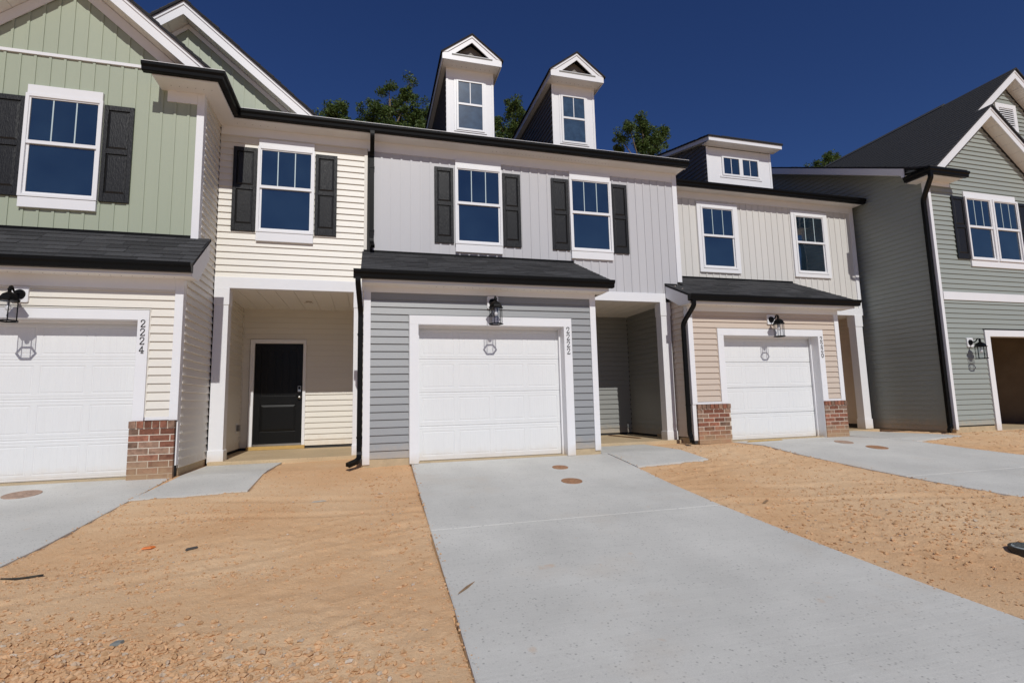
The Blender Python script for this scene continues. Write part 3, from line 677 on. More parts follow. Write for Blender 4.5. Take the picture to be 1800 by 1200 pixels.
def gable_soffit(par, x0, z0, x1, z1, yf, yb, drop=0.175, panels=True):
    sl = (z1-z0)/(x1-x0); h = drop/cos(math.atan(sl)); n = max(2, int(abs(x1-x0)/cos(math.atan(sl))/0.30)); base = None
    xc = x0+max(0, ZCUT-(z0-h))/abs(sl)*(1 if x1 > x0 else -1); z0 += sl*(xc-x0); x0 = xc; n = max(2, int(abs(x1-x0)/cos(math.atan(sl))/0.30))
    root = MB().prism([(x0, z0-h+0.020), (x1, z1-h+0.020), (x1, z1-h+0.012), (x0, z0-h+0.012)], 'y', yf+0.022, yb).done('gable_soffit', SOFF, par)
    for i in range(n):
        a = x0+(x1-x0)*i/n; b = x0+(x1-x0)*(i+0.965)/n; za, zb = z0+sl*(a-x0)-h, z0+sl*(b-x0)-h
        MB().prism([(a, za+0.0118), (b, zb+0.0118), (b, zb), (a, za)], 'y', yf+0.0225, yb).done('soffit_panel', SOFF, root)
    return root
def flat_soffit(par, x0, x1, y0, y1, z, along='x', name='soffit'):
    o = MB().box(x0, x1, y0, y1, z, z+0.02).done(name, SOFF, par); return o

# ==================================================================== townhouse in the middle (grey garage)
YG, YM, YB, ZS = 8.05, 9.43, 11.45, 5.739
H22 = thing('townhouse', 'middle townhouse with grey lap garage wall, two gabled dormers and number 2222', 'townhouse', (1.9, YG, 0), 'row of new townhouses')
def wallbox(name, par, boxes, m=DARKIN):
    mb = MB()
    for b in boxes: mb.box(*b)
    return mb.done(name, m, par)
gw = wallbox('garage_wall', H22, [(-0.06, 0.736, YG+0.012, YG+0.11, 0.09, 2.95), (3.162, 3.735, YG+0.012, YG+0.11, 0.09, 2.95), (0.736, 3.162, YG+0.012, YG+0.11, 2.132, 2.95)])
siding(gw, MV['grey'], 0.03, 3.641, 0.098, 2.608, 2.272, '-y', YG, [(0.603, 3.297, -1, 2.262)])
wallbox('foundation', H22, [(-0.07, 0.60, YG-0.006, YG+0.1, -0.15, 0.094), (3.30, 3.742, YG-0.006, YG+0.1, -0.15, 0.094), (0.60, 3.30, YG+0.02, YG+0.4, -0.15, 0.012)], FOUND)
MB().box(0.595, 0.608, YG-0.008, YG+0.01, 0.1, 2.262).box(3.292, 3.305, YG-0.008, YG+0.01, 0.1, 2.262).box(0.595, 3.305, YG-0.008, YG+0.01, 2.262, 2.275).done('j_channel', MV['grey'], H22)
garage(H22, 0.745, 3.150, 2.119, YG, 0.139, 0.0, 0.0, 0.222)
MB().box(0.03, 3.641, YG-0.022, YG+0.02, 2.608, 2.70).done('frieze_board', WHITE, H22)
MB().box(-0.075, 0.0295, YG-0.025, YG+0.09, 0.02, 2.70).done('corner_trim', WHITE, H22, bevel=0.004)
MB().box(3.6415, 3.746, YG-0.025, YG+0.09, 0.06, 2.70).done('corner_trim', WHITE, H22, bevel=0.004)
flat_soffit(H22, -0.10, 3.888, 7.80, YG+0.05, 2.70)
MB().box(-0.10, 3.888, 7.775, 7.80, 2.695, 2.862).done('fascia', WHITE, H22)
gutter(H22, [(-0.22, 7.775, 2.868), (3.955, 7.775, 2.868)])
shingle_roof(H22, -0.12, 3.96, 7.74, 2.872, YM, 3.645, 'porch_roof')
for a, b in ((-0.10, -0.075), (3.863, 3.888)):
    MB().prism([(7.801, 2.70), (YM, 2.72), (YM, 3.60), (7.801, 2.85)], 'x', a, b).done('rake_board', WHITE, H22)
MB().box(-0.1, 3.965, YM-0.022, YM-0.002, 3.632, 3.672).done('flashing', BLACK, H22)
vent_dots(H22, [(0.9+i*0.115+(0.05 if i > 12 else 0), 7.93, 2.70) for i in range(22)])
lamp(H22, 1.937, 2.495, YG)
house_number(H22, '2222', 3.222, 2.112, YG-0.0325)
# garage flanks and porch
sw = wallbox('side_wall', H22, [(-0.063, 0.02, YG+0.12, YB, 0.05, 2.92)])
siding(sw, MV['cream'], YG+0.09, YB, 0.1, 2.9, 2.272, '-x', -0.075)
sw = wallbox('side_wall', H22, [(3.65, 3.734, YG+0.12, YB, 0.05, 2.95)])
siding(sw, MV['taupe'], YG+0.09, YB, 0.1, 2.9, 2.272, '+x', 3.746)
pw = wallbox('porch_wall', H22, [(3.746, 6.30, YB+0.012, YB+0.1, 0.0, 3.0), (6.185, 6.27, YM+0.16, YB, 0.0, 3.0)])
siding(pw, MV['taupe'], 3.748, 6.168, 0.085, 2.9, 2.272, '-y', YB)
siding(pw, MV['taupe'], YM+0.16, YB-0.01, 0.085, 2.9, 2.272, '-x', 6.172)
pc = MB().box(3.746, 6.18, YM+0.1, YB, 2.915, 2.93).done('porch_ceiling', SOFF, H22)
for i in range(8): MB().box(3.75+i*0.304, 3.75+(i+0.97)*0.304, YM+0.1, YB-0.003, 2.90, 2.9145).done('ceiling_panel', SOFF, pc)
MB().box(3.76, 6.16, 9.303, YB, -0.12, 0.052).done('porch_slab', DUSTC, H22, bevel=0.006)
MB().box(3.747, 6.00, YM-0.03, YM+0.10, 2.885, 3.070).done('beam', WHITE, H22, bevel=0.004)
po = MB().box(5.865, 6.085, YM-0.03, YM+0.17, 0.03, 2.884).done('porch_post', WHITE, H22, bevel=0.004)
MB().box(5.852, 6.098, YM-0.043, YM+0.183, 0.025, 0.225).done('post_base', WHITE, po, bevel=0.004)
MB().box(5.855, 6.095, YM-0.040, YM+0.18, 2.60, 2.883).done('post_cap', WHITE, po, bevel=0.004)
# upper wall
uw = wallbox('upper_wall', H22, [(-0.02, 6.40, YM+0.0125, YM+0.12, 2.93, 5.80)])
top22 = lambda x: 5.57
battens(uw, MV['lgrey'], 0.06, 6.32, 3.072, top22, YM, 5.458)
MB().box(-0.04, 6.3195, YM-0.02, YM+0.012, 5.548, ZS).done('frieze_board', WHITE, H22)
MB().box(6.32, 6.431, YM-0.025, YM+0.5, 3.33, ZS).done('corner_trim', WHITE, H22, bevel=0.004)
MB().box(5.985, 6.32, YM-0.004, YM+0.0124, 2.99, 3.12).done('starter_strip', MV['lgrey'], H22)
for (a, b), sh in (((1.564, 2.492), ((1.176, 1.540), (2.508, 2.874))), ((3.91, 4.84), ((3.524, 3.895), (4.846, 5.214)))):
    window(H22, a, b, 3.874, 5.414, YM)
    for p, q in sh: shutter(H22, p, q, 3.880, 5.370, YM-0.004)
flat_soffit(H22, 0.0, 6.49, 9.15, YM+0.3, ZS)
vent_dots(H22, [(2.3+i*0.075, 9.29, ZS) for i in range(34)])
MB().box(0.0, 6.49, 9.13, 9.15, ZS-0.004, 5.872).done('fascia', WHITE, H22)
MB().prism([(9.15, ZS), (YM+0.2, ZS), (YM+0.2, 5.99), (9.15, 5.87)], 'x', 6.465, 6.49).done('rake_board', WHITE, H22)
gutter(H22, [(0.0, 9.13, 5.874), (6.51, 9.13, 5.874)], True)
downspout(H22, curve([(0.035, 9.075, 5.76), (0.035, 9.075, 5.66), (0.035, 9.385, 5.46), (0.04, 9.385, 3.80), (0.055, 9.22, 3.68)], 0.07), straps=[(0.036, 9.385, 5.22), (0.04, 9.385, 4.02)])
downspout(H22, curve([(-0.155, 7.715, 2.76), (-0.155, 7.715, 2.68), (-0.118, 8.06, 2.30), (-0.118, 8.06, 0.18), (-0.118, 7.98, 0.10), (-0.27, 7.84, 0.05)], 0.08), straps=[(-0.118, 8.06, 1.95), (-0.118, 8.06, 0.42)])
EAVE = 5.884
course_slab(H22, (0.0, 9.06, EAVE), (6.52, 9.06, EAVE), (6.52, 15.2, EAVE+0.46*6.14), (0.0, 15.2, EAVE+0.46*6.14), 'roof')
RB = []
def back_roof(par, x0, x1, zr):
    course_slab(par, (x0, 21.4, zr-0.46*6.2), (x1, 21.4, zr-0.46*6.2), (x1, 15.2, zr), (x0, 15.2, zr), 'rear_roof')
back_roof(H22, 0.0, 6.52, EAVE+0.46*6.14)
wallbox('rear_wall', H22, [(-0.02, 6.40, 20.9, 21.0, -0.1, 5.8), (6.38, 6.40, 11.6, 20.9, 0, 5.8)], MV['lgrey'])
def dormer(par, xc, y=10.05, w=0.985, zb=6.20, zw=7.78, zp=8.485, fo=0.30):
    x0, x1 = xc-w/2, xc+w/2; yf = y-fo; hw = 0.622
    d = MB().box(x0, x1, y, y+0.05, zb, 7.895).box(x0, x0+0.05, y+0.05, 13.6, zb, 7.895).box(x1-0.05, x1, y+0.05, 13.6, zb, 7.895).done('dormer', WHITE, par)
    # lap siding on both cheeks
    z = zb
    V = lap_mesh(MV['slate'])
    while z < 7.86:
        ya = y+0.004; yb2 = min(13.6, 9.06+(z-EAVE)/0.46+0.6)
        if yb2 > ya+0.2:
            obj('siding_board', V, d, (x0-0.012, yb2, z), -pi/2, None, (yb2-ya, 1, 1)); obj('siding_board', V, d, (x1+0.012, ya, z), pi/2, None, (yb2-ya, 1, 1))
        z += EXP
    for a, b in ((x0-0.016, x0+0.03), (x1-0.03, x1+0.016)): MB().box(a, b, y-0.012, y-0.0005, zb, 7.872).done('corner_trim', WHITE, d)
    MB().box(xc-hw+0.03, xc+hw-0.03, yf+0.02, y, 7.875, 7.893).box(xc-hw+0.03, x0-0.001, y, 13.4, 7.875, 7.893).box(x1+0.001, xc+hw-0.03, y, 13.4, 7.875, 7.893).done('soffit', SOFF, d)
    vent_dots(d, [(x0+0.1+i*0.1, y-0.1, 7.875) for i in range(9)])
    MB().box(xc-hw, xc+hw, yf, yf+0.02, 7.865, 8.012).box(xc-hw, xc-hw+0.02, yf+0.021, 13.4, 7.865, 7.99).box(xc+hw-0.02, xc+hw, yf+0.021, 13.4, 7.865, 7.99).done('fascia', WHITE, d)
    # pediment: raking boards round a dark louvre-less triangle
    ap = zp; zl = 8.012; sl = (ap-zl)/hw
    ins = 0.255; pb = MB()
    for s in (-1, 1):
        pb.prism([(xc+s*hw, zl+0.001), (xc, ap), (xc, ap-0.168), (xc+s*(hw-ins), zl+0.001)], 'y', yf+0.01, yf+0.028)
        pb.prism([(xc+s*hw, zl+0.001), (xc, ap), (xc, ap-0.062), (xc+s*(hw-0.092), zl+0.001)], 'y', yf-0.008, yf+0.0095)
    pb.done('pediment', WHITE, d)
    MB().prism([(xc-hw+0.15, zl), (xc, ap-0.15), (xc+hw-0.15, zl)], 'y', yf+0.16, yf+0.18).box(xc-hw+ins-0.04, xc+hw-ins+0.04, yf+0.012, yf+0.16, zl+0.001, zl+0.006).done('pediment_panel', mat('grey_pediment_panel', (0.22, 0.20, 0.18), 0.6, 0.3), d)
    MB().box(xc-hw+ins-0.06, xc+hw-ins+0.06, yf-0.004, yf-0.0005, zl-0.045, zl-0.012).done('sill_strip', mat('dark_grey_strip', (0.20, 0.19, 0.17), 0.6, 0.3), d)  # thin dark grey strip across the fascia below the pediment
    for s in (-1, 1):
        course_slab_simple(d, xc, s, hw+0.035, zp+0.018, sl, yf-0.03, 15.0)
    # window
    wx0, wx1, wz0, wz1 = xc-0.298, xc+0.298, 6.43+0.09, 7.625
    fr = MB(); t = 0.045; yw = y-0.03
    fr.box(wx0, wx0+t, yw, y, wz0, wz1).box(wx1-t, wx1, yw, y, wz0, wz1).box(wx0+t, wx1-t, yw, y, wz1-t*0.6, wz1).box(wx0+t, wx1-t, yw, y, wz0, wz0+t).box(wx0+t, wx1-t, yw+0.006, y, (wz0+wz1)/2+0.01, (wz0+wz1)/2+0.055).box(wx0-0.05, wx1+0.05, yw+0.014, y, wz0-0.03, wz0-0.002).box(wx0-0.045, wx0-0.001, yw+0.016, y, wz0, wz1+0.04).box(wx1+0.001, wx1+0.045, yw+0.016, y, wz0, wz1+0.04)
    fr.done('window', WIN, d, bevel=0.003)
    zm = (wz0+wz1)/2
    MB().box(wx0+t, wx1-t, y-0.014, y-0.002, zm+0.055, wz1-t*0.6).done('pane', FILM, d); MB().box(wx0+t, wx1-t, y-0.010, y-0.002, wz0+t, zm+0.01).done('pane', FILM, d)
    MB().box(xc-0.008, xc+0.008, y-0.020, y-0.0145, zm+0.055, wz1-t*0.6).done('muntin', WIN, d)
def course_slab_simple(par, xc, s, hw, zp, sl, y0, y1):
    x1 = xc+s*hw; z1 = zp-sl*hw; th = 0.03
    return MB().prism([(xc, zp), (x1, z1), (x1, z1-th), (xc, zp-th)], 'y', y0, y1).done('roof', ROOFD, par)
dormer(H22, 2.02); dormer(H22, 4.36)

# ==================================================================== townhouse on the left (green bay)
Y4, YBAY = 8.03, 8.53
H24 = thing('townhouse', 'cream townhouse with green gabled bay, black front door and number 2224', 'townhouse', (-3.6, Y4, 0), 'row of new townhouses')
gw = wallbox('garage_wall', H24, [(-6.05, -5.43, Y4+0.012, Y4+0.11, 0.0, 2.95), (-3.005, -2.50, Y4+0.012, Y4+0.11, 0.0, 2.95), (-5.43, -3.005, Y4+0.012, Y4+0.11, 2.121, 2.95)])
siding(gw, MV['cream'], -5.95, -2.584, 0.80, 2.537, 2.393, '-y', Y4, [(-5.57, -2.868, -1, 2.252)])
MB().box(-2.875, -2.862, Y4-0.008, Y4+0.01, 0.8, 2.252).box(-5.575, -2.862, Y4-0.008, Y4+0.01, 2.252, 2.268).done('j_channel', MV['cream'], H24)
for a, b in ((-2.866, -2.585), (-5.95, -5.56)): MB().box(a, b, Y4-0.02, Y4+0.012, 0.758, 0.80).done('ledge_trim', WHITE, H24)
garage(H24, -5.42, -3.010, 2.108, Y4, 0.134, 0.752, 0.752, 0.222)
wallbox('foundation', H24, [(-5.43, -3.0, Y4+0.02, Y4+0.4, -0.15, 0.012), (-2.56, -2.495, Y4+0.14, 9.42, -0.15, 0.14)], FOUND)
pier(H24, -3.030, -2.502, Y4-0.045, Y4+0.14, -0.03, 0.750); pier(H24, -5.93, -5.40, Y4-0.045, Y4+0.14, -0.03, 0.750)
MB().box(-5.95, -2.585, Y4-0.022, Y4+0.02, 2.537, 2.69).done('frieze_board', WHITE, H24)
MB().box(-2.584, -2.480, Y4-0.025, Y4+0.10, 0.752, 2.69).done('corner_trim', WHITE, H24, bevel=0.004)
MB().box(-2.495, -2.479, Y4+0.005, Y4+0.10, 0.15, 0.751).done('corner_trim', WHITE, H24)
flat_soffit(H24, -6.2, -2.335, 7.80, Y4+0.05, 2.69)
vent_dots(H24, [(-5.2+i*0.125, 7.92, 2.69) for i in range(22)])
MB().box(-6.2, -2.335, 7.775, 7.80, 2.685, 2.846).done('fascia', WHITE, H24)
gutter(H24, [(-6.3, 7.775, 2.852), (-2.31, 7.775, 2.852)])
shingle_roof(H24, -6.25, -2.31, 7.745, 2.858, YBAY, 3.455, 'porch_roof')
MB().prism([(7.801, 2.685), (Y4+0.05, 2.69), (YBAY, 3.12), (YBAY, 3.41), (7.801, 2.84)], 'x', -2.350, -2.325).done('rake_board', WHITE, H24)
MB().prism([(Y4+0.05, 2.70), (YBAY, 3.13), (YBAY, 3.15), (Y4+0.05, 2.72)], 'x', -2.484, -2.351).done('rake_soffit', SOFF, H24)
MB().box(-6.2, -2.585, YBAY-0.022, YBAY-0.016, 3.44, 3.475).done('flashing', BLACK, H24)
lamp(H24, -4.342, 2.415, Y4)
house_number(H24, '2224', -2.943, 2.108, Y4-0.0325)
# bay
bw = wallbox('bay_wall', H24, [(-6.03, -2.50, YBAY+0.0125, YBAY+0.12, 2.95, 5.86)])
MB().prism([(-6.03, 5.861), (-2.50, 5.861), (-4.263, 7.35)], 'y', YBAY+0.0125, YBAY+0.1).done('bay_gable_core', DARKIN, H24)
battens(bw, MV['green'], -6.0, -2.584, 3.46, lambda x: 6.035, YBAY, -2.683)
gtop = lambda x: max(6.10, 7.16-0.8475*abs(x+4.263))
battens(bw, MV['green'], -5.46, -3.07, 6.09, gtop, YBAY, -2.683+0.06)
bt = MB().box(-5.95, -3.10, YBAY-0.03, YBAY+0.012, 6.042, 6.088).done('belt_trim', WHITE, H24)
MB().box(-2.584, -2.480, YBAY-0.025, YBAY+0.10, 3.40, ZS).done('corner_trim', WHITE, H24, bevel=0.004)
MB().box(-2.99, -2.585, YBAY-0.022, YBAY+0.012, 5.565, ZS).done('frieze_board', WHITE, H24)
flat_soffit(H24, -3.05, -2.235, 8.16, YBAY+0.02, ZS); flat_soffit(H24, -2.485, -2.235, YBAY+0.0205, YM-0.02, ZS)
vent_dots(H24, [(-2.9+i*0.11, 8.36, ZS) for i in range(6)])
FS = MB().box(-3.075, -2.235, 8.138, 8.16, ZS-0.004, 5.872).box(-2.235, -2.213, 8.138, 9.15, ZS-0.004, 5.872).box(-2.213, 0.0, 9.13, 9.15, ZS-0.004, 5.872); FS.done('fascia', WHITE, H24)
MB().prism([(8.16, ZS), (YBAY, ZS), (YBAY, 6.03), (8.16, 5.87)], 'x', -3.075, -3.051).done('return_end', WHITE, H24)
course_slab(H24, (-3.11, 8.05, 5.884), (-2.24, 8.05, 5.884), (-2.6, YBAY, 6.05), (-3.11, YBAY, 6.05), 'return_roof')
gutter(H24, [(-3.18, 8.138, 5.874), (-2.213, 8.138, 5.874), (-2.213, 9.13, 5.874), (0.0, 9.13, 5.874)], True)
flat_soffit(H24, -2.234, 0.0, 9.15, YM+0.3, ZS)
vent_dots(H24, [(-2.2+i*0.12, 9.29, ZS) for i in range(6)])
AX, AZ = -4.263, 7.57
for s in (1, -1):
    xe, ze = AX+s*2.03, AZ-2.03*0.8475
    rake(H24, xe, ze, AX, AZ, 8.14, YBAY, 0.19)
    gable_soffit(H24, xe, ze, AX, AZ, 8.14, YBAY)
    fz = MB().prism(band(AX+s*1.9, AZ-1.9*0.8475, AX, AZ, 0.24, 0.42), 'y', YBAY-0.03, YBAY-0.016).done('gable_frieze', WHITE, H24)
    course_slab(H24, (AX+s*2.05, 8.09, AZ+0.02-2.05*0.8475), (AX+s*2.05, 12.2, AZ+0.02-2.05*0.8475), (AX, 12.2, AZ+0.02), (AX, 8.09, AZ+0.02), 'bay_roof')
window(H24, -4.735, -3.795, 3.900, 5.428, YBAY)
shutter(H24, -5.125, -4.745, 3.905, 5.385, YBAY-0.004); shutter(H24, -3.785, -3.405, 3.905, 5.385, YBAY-0.004)
# side wall of garage and bay
sw = wallbox('side_wall', H24, [(-2.56, -2.499, Y4+0.13, YM, 0.13, 2.8), (-2.56, -2.499, YBAY+0.13, YM, 2.8, 5.8)])
siding(sw, MV['cream'], Y4+0.098, YM, 0.13, 2.86, 2.393, '+x', -2.486)
siding(sw, MV['cream'], YBAY+0.0, YM, 2.86, 3.38, 2.393, '+x', -2.486)
siding(sw, MV['cream'], YBAY+0.098, YM, 3.38, ZS, 2.393, '+x', -2.486)
# cream upper wall over the porch
uw = wallbox('upper_wall', H24, [(-2.5, -0.021, YM+0.0125, YM+0.12, 2.93, 5.80)])
siding(uw, MV['cream'], -2.478, -0.10, 3.07, 5.60, 5.343, '-y', YM)
MB().box(-0.10, -0.045, YM-0.018, YM+0.0124, 3.06, 5.60).done('j_trim', MV['cream'], H24)
MB().box(-2.47, -0.041, YM-0.02, YM+0.012, 5.59, ZS).done('frieze_board', WHITE, H24)
window(H24, -1.878, -0.949, 3.874, 5.414, YM)
shutter(H24, -2.265, -1.888, 3.880, 5.376, YM-0.004); shutter(H24, -0.940, -0.571, 3.880, 5.376, YM-0.004)
MB().box(-2.472, -0.082, YM-0.03, YM+0.10, 2.885, 3.073).done('beam', WHITE, H24, bevel=0.004)
for a, b in ((-2.462, -2.247), (-0.255, -0.095)):
    po = MB().box(a, b, YM-0.03, YM+0.17, 0.035, 2.884).done('porch_post', WHITE, H24, bevel=0.004)
    MB().box(a-0.008, b+0.013, YM-0.043, YM+0.183, 0.025, 0.225).done('post_base', WHITE, po, bevel=0.004)
    MB().box(a-0.006, b+0.010, YM-0.040, YM+0.18, 2.60, 2.883).done('post_cap', WHITE, po, bevel=0.004)
pw = wallbox('porch_wall', H24, [(-2.5, -0.06, YB+0.012, YB+0.1, 0.05, 3.0), (-2.56, -2.463, YM+0.17, YB+0.1, 0.05, 3.0)])
siding(pw, MV['cream'], -2.43, -0.09, 0.10, 2.9, 2.393, '-y', YB, [(-2.31, -1.245, -1, 2.25)])
siding(pw, MV['cream'], YM+0.17, YB-0.01, 0.10, 2.9, 2.393, '+x', -2.45)
MB().box(-2.452, -2.432, YB-0.02, YB+0.01, 0.1, 2.9).done('inside_corner', MV['cream'], H24)
pc = MB().box(-2.47, -0.08, YM+0.1, YB, 2.915, 2.93).done('porch_ceiling', SOFF, H24)
for i in range(8): MB().box(-2.468+i*0.3, -2.468+(i+0.97)*0.3, YM+0.1, YB-0.003, 2.90, 2.9145).done('ceiling_panel', SOFF, pc)
vent_dots(H24, [(-2.35+i*0.145, YB-0.10, 2.90) for i in range(16)])
MB().box(-2.44, -0.09, 9.303, YB, -0.12, 0.052).done('porch_slab', DUSTC, H24, bevel=0.006)
fx = MB()
for dx, dy in ((-0.09, 0.03), (-0.03, -0.03), (0.03, 0.02), (0.08, 0.04)): fx.cyl((-1.115, 10.49, 2.899), (-1.115+dx, 10.49+dy, 2.872), 0.004, n=6)
fx.cyl((-1.115, 10.49, 2.901), (-1.115, 10.49, 2.893), 0.06, n=14); fx.done('ceiling_box', mat('ceiling_box_grey', (0.45, 0.40, 0.33), 0.6, 0.3), H24)
# front door
DX0, DX1, DZ0, DZ1 = -2.212, -1.302, 0.170, 2.185; DY = YB-0.005
MB().box(DX0-0.085, DX0-0.004, YB-0.045, YB+0.03, 0.10, DZ1+0.004).box(DX1+0.004, DX1+0.062, YB-0.045, YB+0.03, 0.10, DZ1+0.004).box(DX0-0.085, DX1+0.062, YB-0.045, YB+0.03, DZ1+0.004, DZ1+0.085).done('door_casing', WHITE, H24, bevel=0.004)
MB().box(-2.31, -1.235, YB-0.07, YB+0.01, 0.056, 0.125).done('door_sill', WOODT, H24)
fd = MB()
st = 0.12; zp0, zp1, zp2 = DZ0+0.235, DZ0+0.78, DZ0+0.95
fd.box(DX0, DX0+st, DY, DY+0.04, DZ0, DZ1).box(DX1-st, DX1, DY, DY+0.04, DZ0, DZ1).box(DX0+st, DX1-st, DY, DY+0.04, DZ0, zp0).box(DX0+st, DX1-st, DY, DY+0.04, zp1, zp2).box(DX0+st, DX1-st, DY, DY+0.04, DZ1-0.14, DZ1)
fd = fd.done('front_door', DOORB, H24, bevel=0.003)
a, b = DX0+st, DX1-st; i = 0.05; y2, y1 = DY+0.016, DY+0.003
for c, d_ in ((zp0, zp1),): MB().poly([(a, y2, c), (b, y2, c), (b, y2, d_), (a, y2, d_), (a+i, y1, c+i), (b-i, y1, c+i), (b-i, y1, d_-i), (a+i, y1, d_-i)], [(0, 1, 5, 4), (1, 2, 6, 5), (2, 3, 7, 6), (3, 0, 4, 7), (4, 5, 6, 7)]).done('door_panel', DOORB, fd)
n = 5
for k in range(n): MB().box(a+(b-a)*k/n+0.004, a+(b-a)*(k+1)/n-0.004, DY+0.006, DY+0.03, zp2, DZ1-0.14).done('door_plank', DOORB, fd)
MB().box(a, b, DY+0.014, DY+0.03, zp2, DZ1-0.14).done('door_back', DOORB, fd)
kn = MB(); kn.cyl((-1.355, DY, 1.085), (-1.355, DY-0.012, 1.085), 0.034, n=16).cyl((-1.355, DY-0.012, 1.085), (-1.355, DY-0.04, 1.085), 0.012, n=10)
kn.cyl((-1.355, DY-0.036, 1.085), (-1.355, DY-0.052, 1.085), 0.022, 0.031, 16).cyl((-1.355, DY-0.052, 1.085), (-1.355, DY-0.068, 1.085), 0.031, 0.018, 16); kn.done('door_knob', METAL, fd, True)
kp = MB().box(-1.392, -1.326, DY-0.022, DY, 1.195, 1.315).done('keypad_lock', METAL, fd, bevel=0.006)
MB().box(-1.382, -1.336, DY-0.0245, DY-0.0225, 1.245, 1.305).done('keypad', BLACK, kp)
MB().box(DX0, DX1, DY-0.06, DY+0.03, 0.127, DZ0-0.004).done('threshold', METAL, H24)
ob = MB().box(-2.447, -2.437, 11.10, 11.23, 0.41, 0.60).done('outlet_plate', WHITE, H24)
MB().box(-2.436, -2.385, 11.12, 11.21, 0.45, 0.57).done('outlet_cover', mat('grey_outlet_cover', (0.16, 0.16, 0.15), 0.3, 0.5), ob, bevel=0.008)
# large rear gable of the green house, standing on the main wall line
GX, GZ = -3.05, 7.745
MB().prism([(-5.3, 5.80), (-0.85, 5.80), (GX, 7.60)], 'y', YM+0.0125, YM+0.1).done('gable_wall', DARKIN, H24)
gwl = bpy.data.objects[[o.name for o in H24.children if o.name.startswith('gable_wall')][-1]]
battens(gwl, MV['green'], -4.9, -1.05, 5.86, lambda x: max(5.861, 7.44-0.8475*abs(x-GX)), YM, -2.683)
for s in (1, -1):
    xe, ze = GX+s*2.22, GZ-2.22*0.8475
    rake(H24, xe, ze, GX, GZ, 9.14, YM, 0.19); gable_soffit(H24, xe, ze, GX, GZ, 9.14, YM)
    MB().prism(band(GX+s*2.1, GZ-2.1*0.8475, GX, GZ, 0.24, 0.33), 'y', YM-0.03, YM-0.016).done('gable_frieze', WHITE, H24)
    course_slab(H24, (GX+s*2.2, 9.09, GZ+0.02-2.2*0.8475), (GX+s*2.2, 14.0, GZ+0.02-2.2*0.8475), (GX, 14.0, GZ+0.02), (GX, 9.09, GZ+0.02), 'gable_roof')
course_slab(H24, (-6.4, 9.46, EAVE+0.46*0.4), (-0.001, 9.46, EAVE+0.46*0.4), (-0.001, 15.2, EAVE+0.46*6.14), (-6.4, 15.2, EAVE+0.46*6.14), 'roof')
course_slab(H24, (-0.9, 9.06, EAVE), (-0.001, 9.06, EAVE), (-0.001, 9.46, EAVE+0.184), (-0.9, 9.46, EAVE+0.184), 'roof')
back_roof(H24, -6.4, -0.001, EAVE+0.46*6.14)
wallbox('rear_wall', H24, [(-6.03, -0.03, 20.9, 21.0, -0.1, 5.8)], MV['cream'])
ew = MB().prism([(Y4+0.12, 0), (20.9, 0), (20.9, 5.8), (15.2, 8.4), (YBAY, 5.8), (YBAY, 2.9), (Y4+0.12, 2.7)], 'x', -6.02, -5.96).done('end_wall', MV['cream'], H24)

# ==================================================================== townhouse on the right of the middle (tan garage)
Y2, YM2 = 8.88, 10.26
H20 = thing('townhouse', 'tan townhouse with brick piers, flat shed dormer and number 2220', 'townhouse', (8.1, Y2, 0), 'row of new townhouses')
gw = wallbox('garage_wall', H20, [(6.135, 6.92, Y2+0.012, Y2+0.11, 0.0, 2.95), (9.305, 9.89, Y2+0.012, Y2+0.11, 0.0, 2.95), (6.92, 9.305, Y2+0.012, Y2+0.11, 2.146, 2.95)])
siding(gw, MV['tan'], 6.231, 9.789, 0.80, 2.617, 2.292, '-y', Y2, [(6.782, 9.448, -1, 2.282)])
MB().box(6.774, 6.787, Y2-0.008, Y2+0.01, 0.8, 2.282).box(9.443, 9.456, Y2-0.008, Y2+0.01, 0.8, 2.282).box(6.774, 9.456, Y2-0.008, Y2+0.01, 2.282, 2.295).done('j_channel', MV['tan'], H20)
for a, b in ((6.2315, 6.786), (9.444, 9.788)): MB().box(a, b, Y2-0.02, Y2+0.012, 0.758, 0.80).done('ledge_trim', WHITE, H20)
garage(H20, 6.927, 9.300, 2.133, Y2, 0.14, 0.756, 0.756, 0.232)
MB().box(9.292, 9.2995, Y2-0.03, Y2+0.225, 0.0, 0.756).done('jamb_board', WHITE, H20)
wallbox('foundation', H20, [(6.93, 9.30, Y2+0.02, Y2+0.4, -0.15, 0.012), (6.14, 6.21, Y2+0.13, YM2, -0.15, 0.12)], FOUND)
pier(H20, 6.205, 6.955, Y2-0.05, Y2+0.14, -0.01, 0.755); pier(H20, 9.30, 9.885, Y2-0.05, Y2+0.14, -0.01, 0.755)
MB().box(6.231, 9.789, Y2-0.022, Y2+0.02, 2.617, 2.72).done('frieze_board', WHITE, H20)
for a, b in ((6.119, 6.2305), (9.7895, 9.901)): MB().box(a, b, Y2-0.025, Y2+0.10, 0.757, 2.72).done('corner_trim', WHITE, H20, bevel=0.004)
MB().box(6.119, 6.200, Y2-0.012, Y2+0.10, 0.06, 0.756).done('corner_trim', WHITE, H20)
flat_soffit(H20, 6.03, 10.08, 8.61, Y2+0.05, 2.72)
vent_dots(H20, [(6.6+i*0.12, 8.74, 2.72) for i in range(24)])
MB().box(6.005, 10.08, 8.585, 8.61, 2.715, 2.876).done('fascia', WHITE, H20)
gutter(H20, [(5.965, 8.585, 2.882), (10.155, 8.585, 2.882)])
shingle_roof(H20, 6.44, 10.15, 8.555, 2.888, YM2, 3.672, 'porch_roof')
shingle_roof(H20, 6.0, 6.4385, 8.555, 2.888, YM-0.03, 3.272, 'porch_roof')
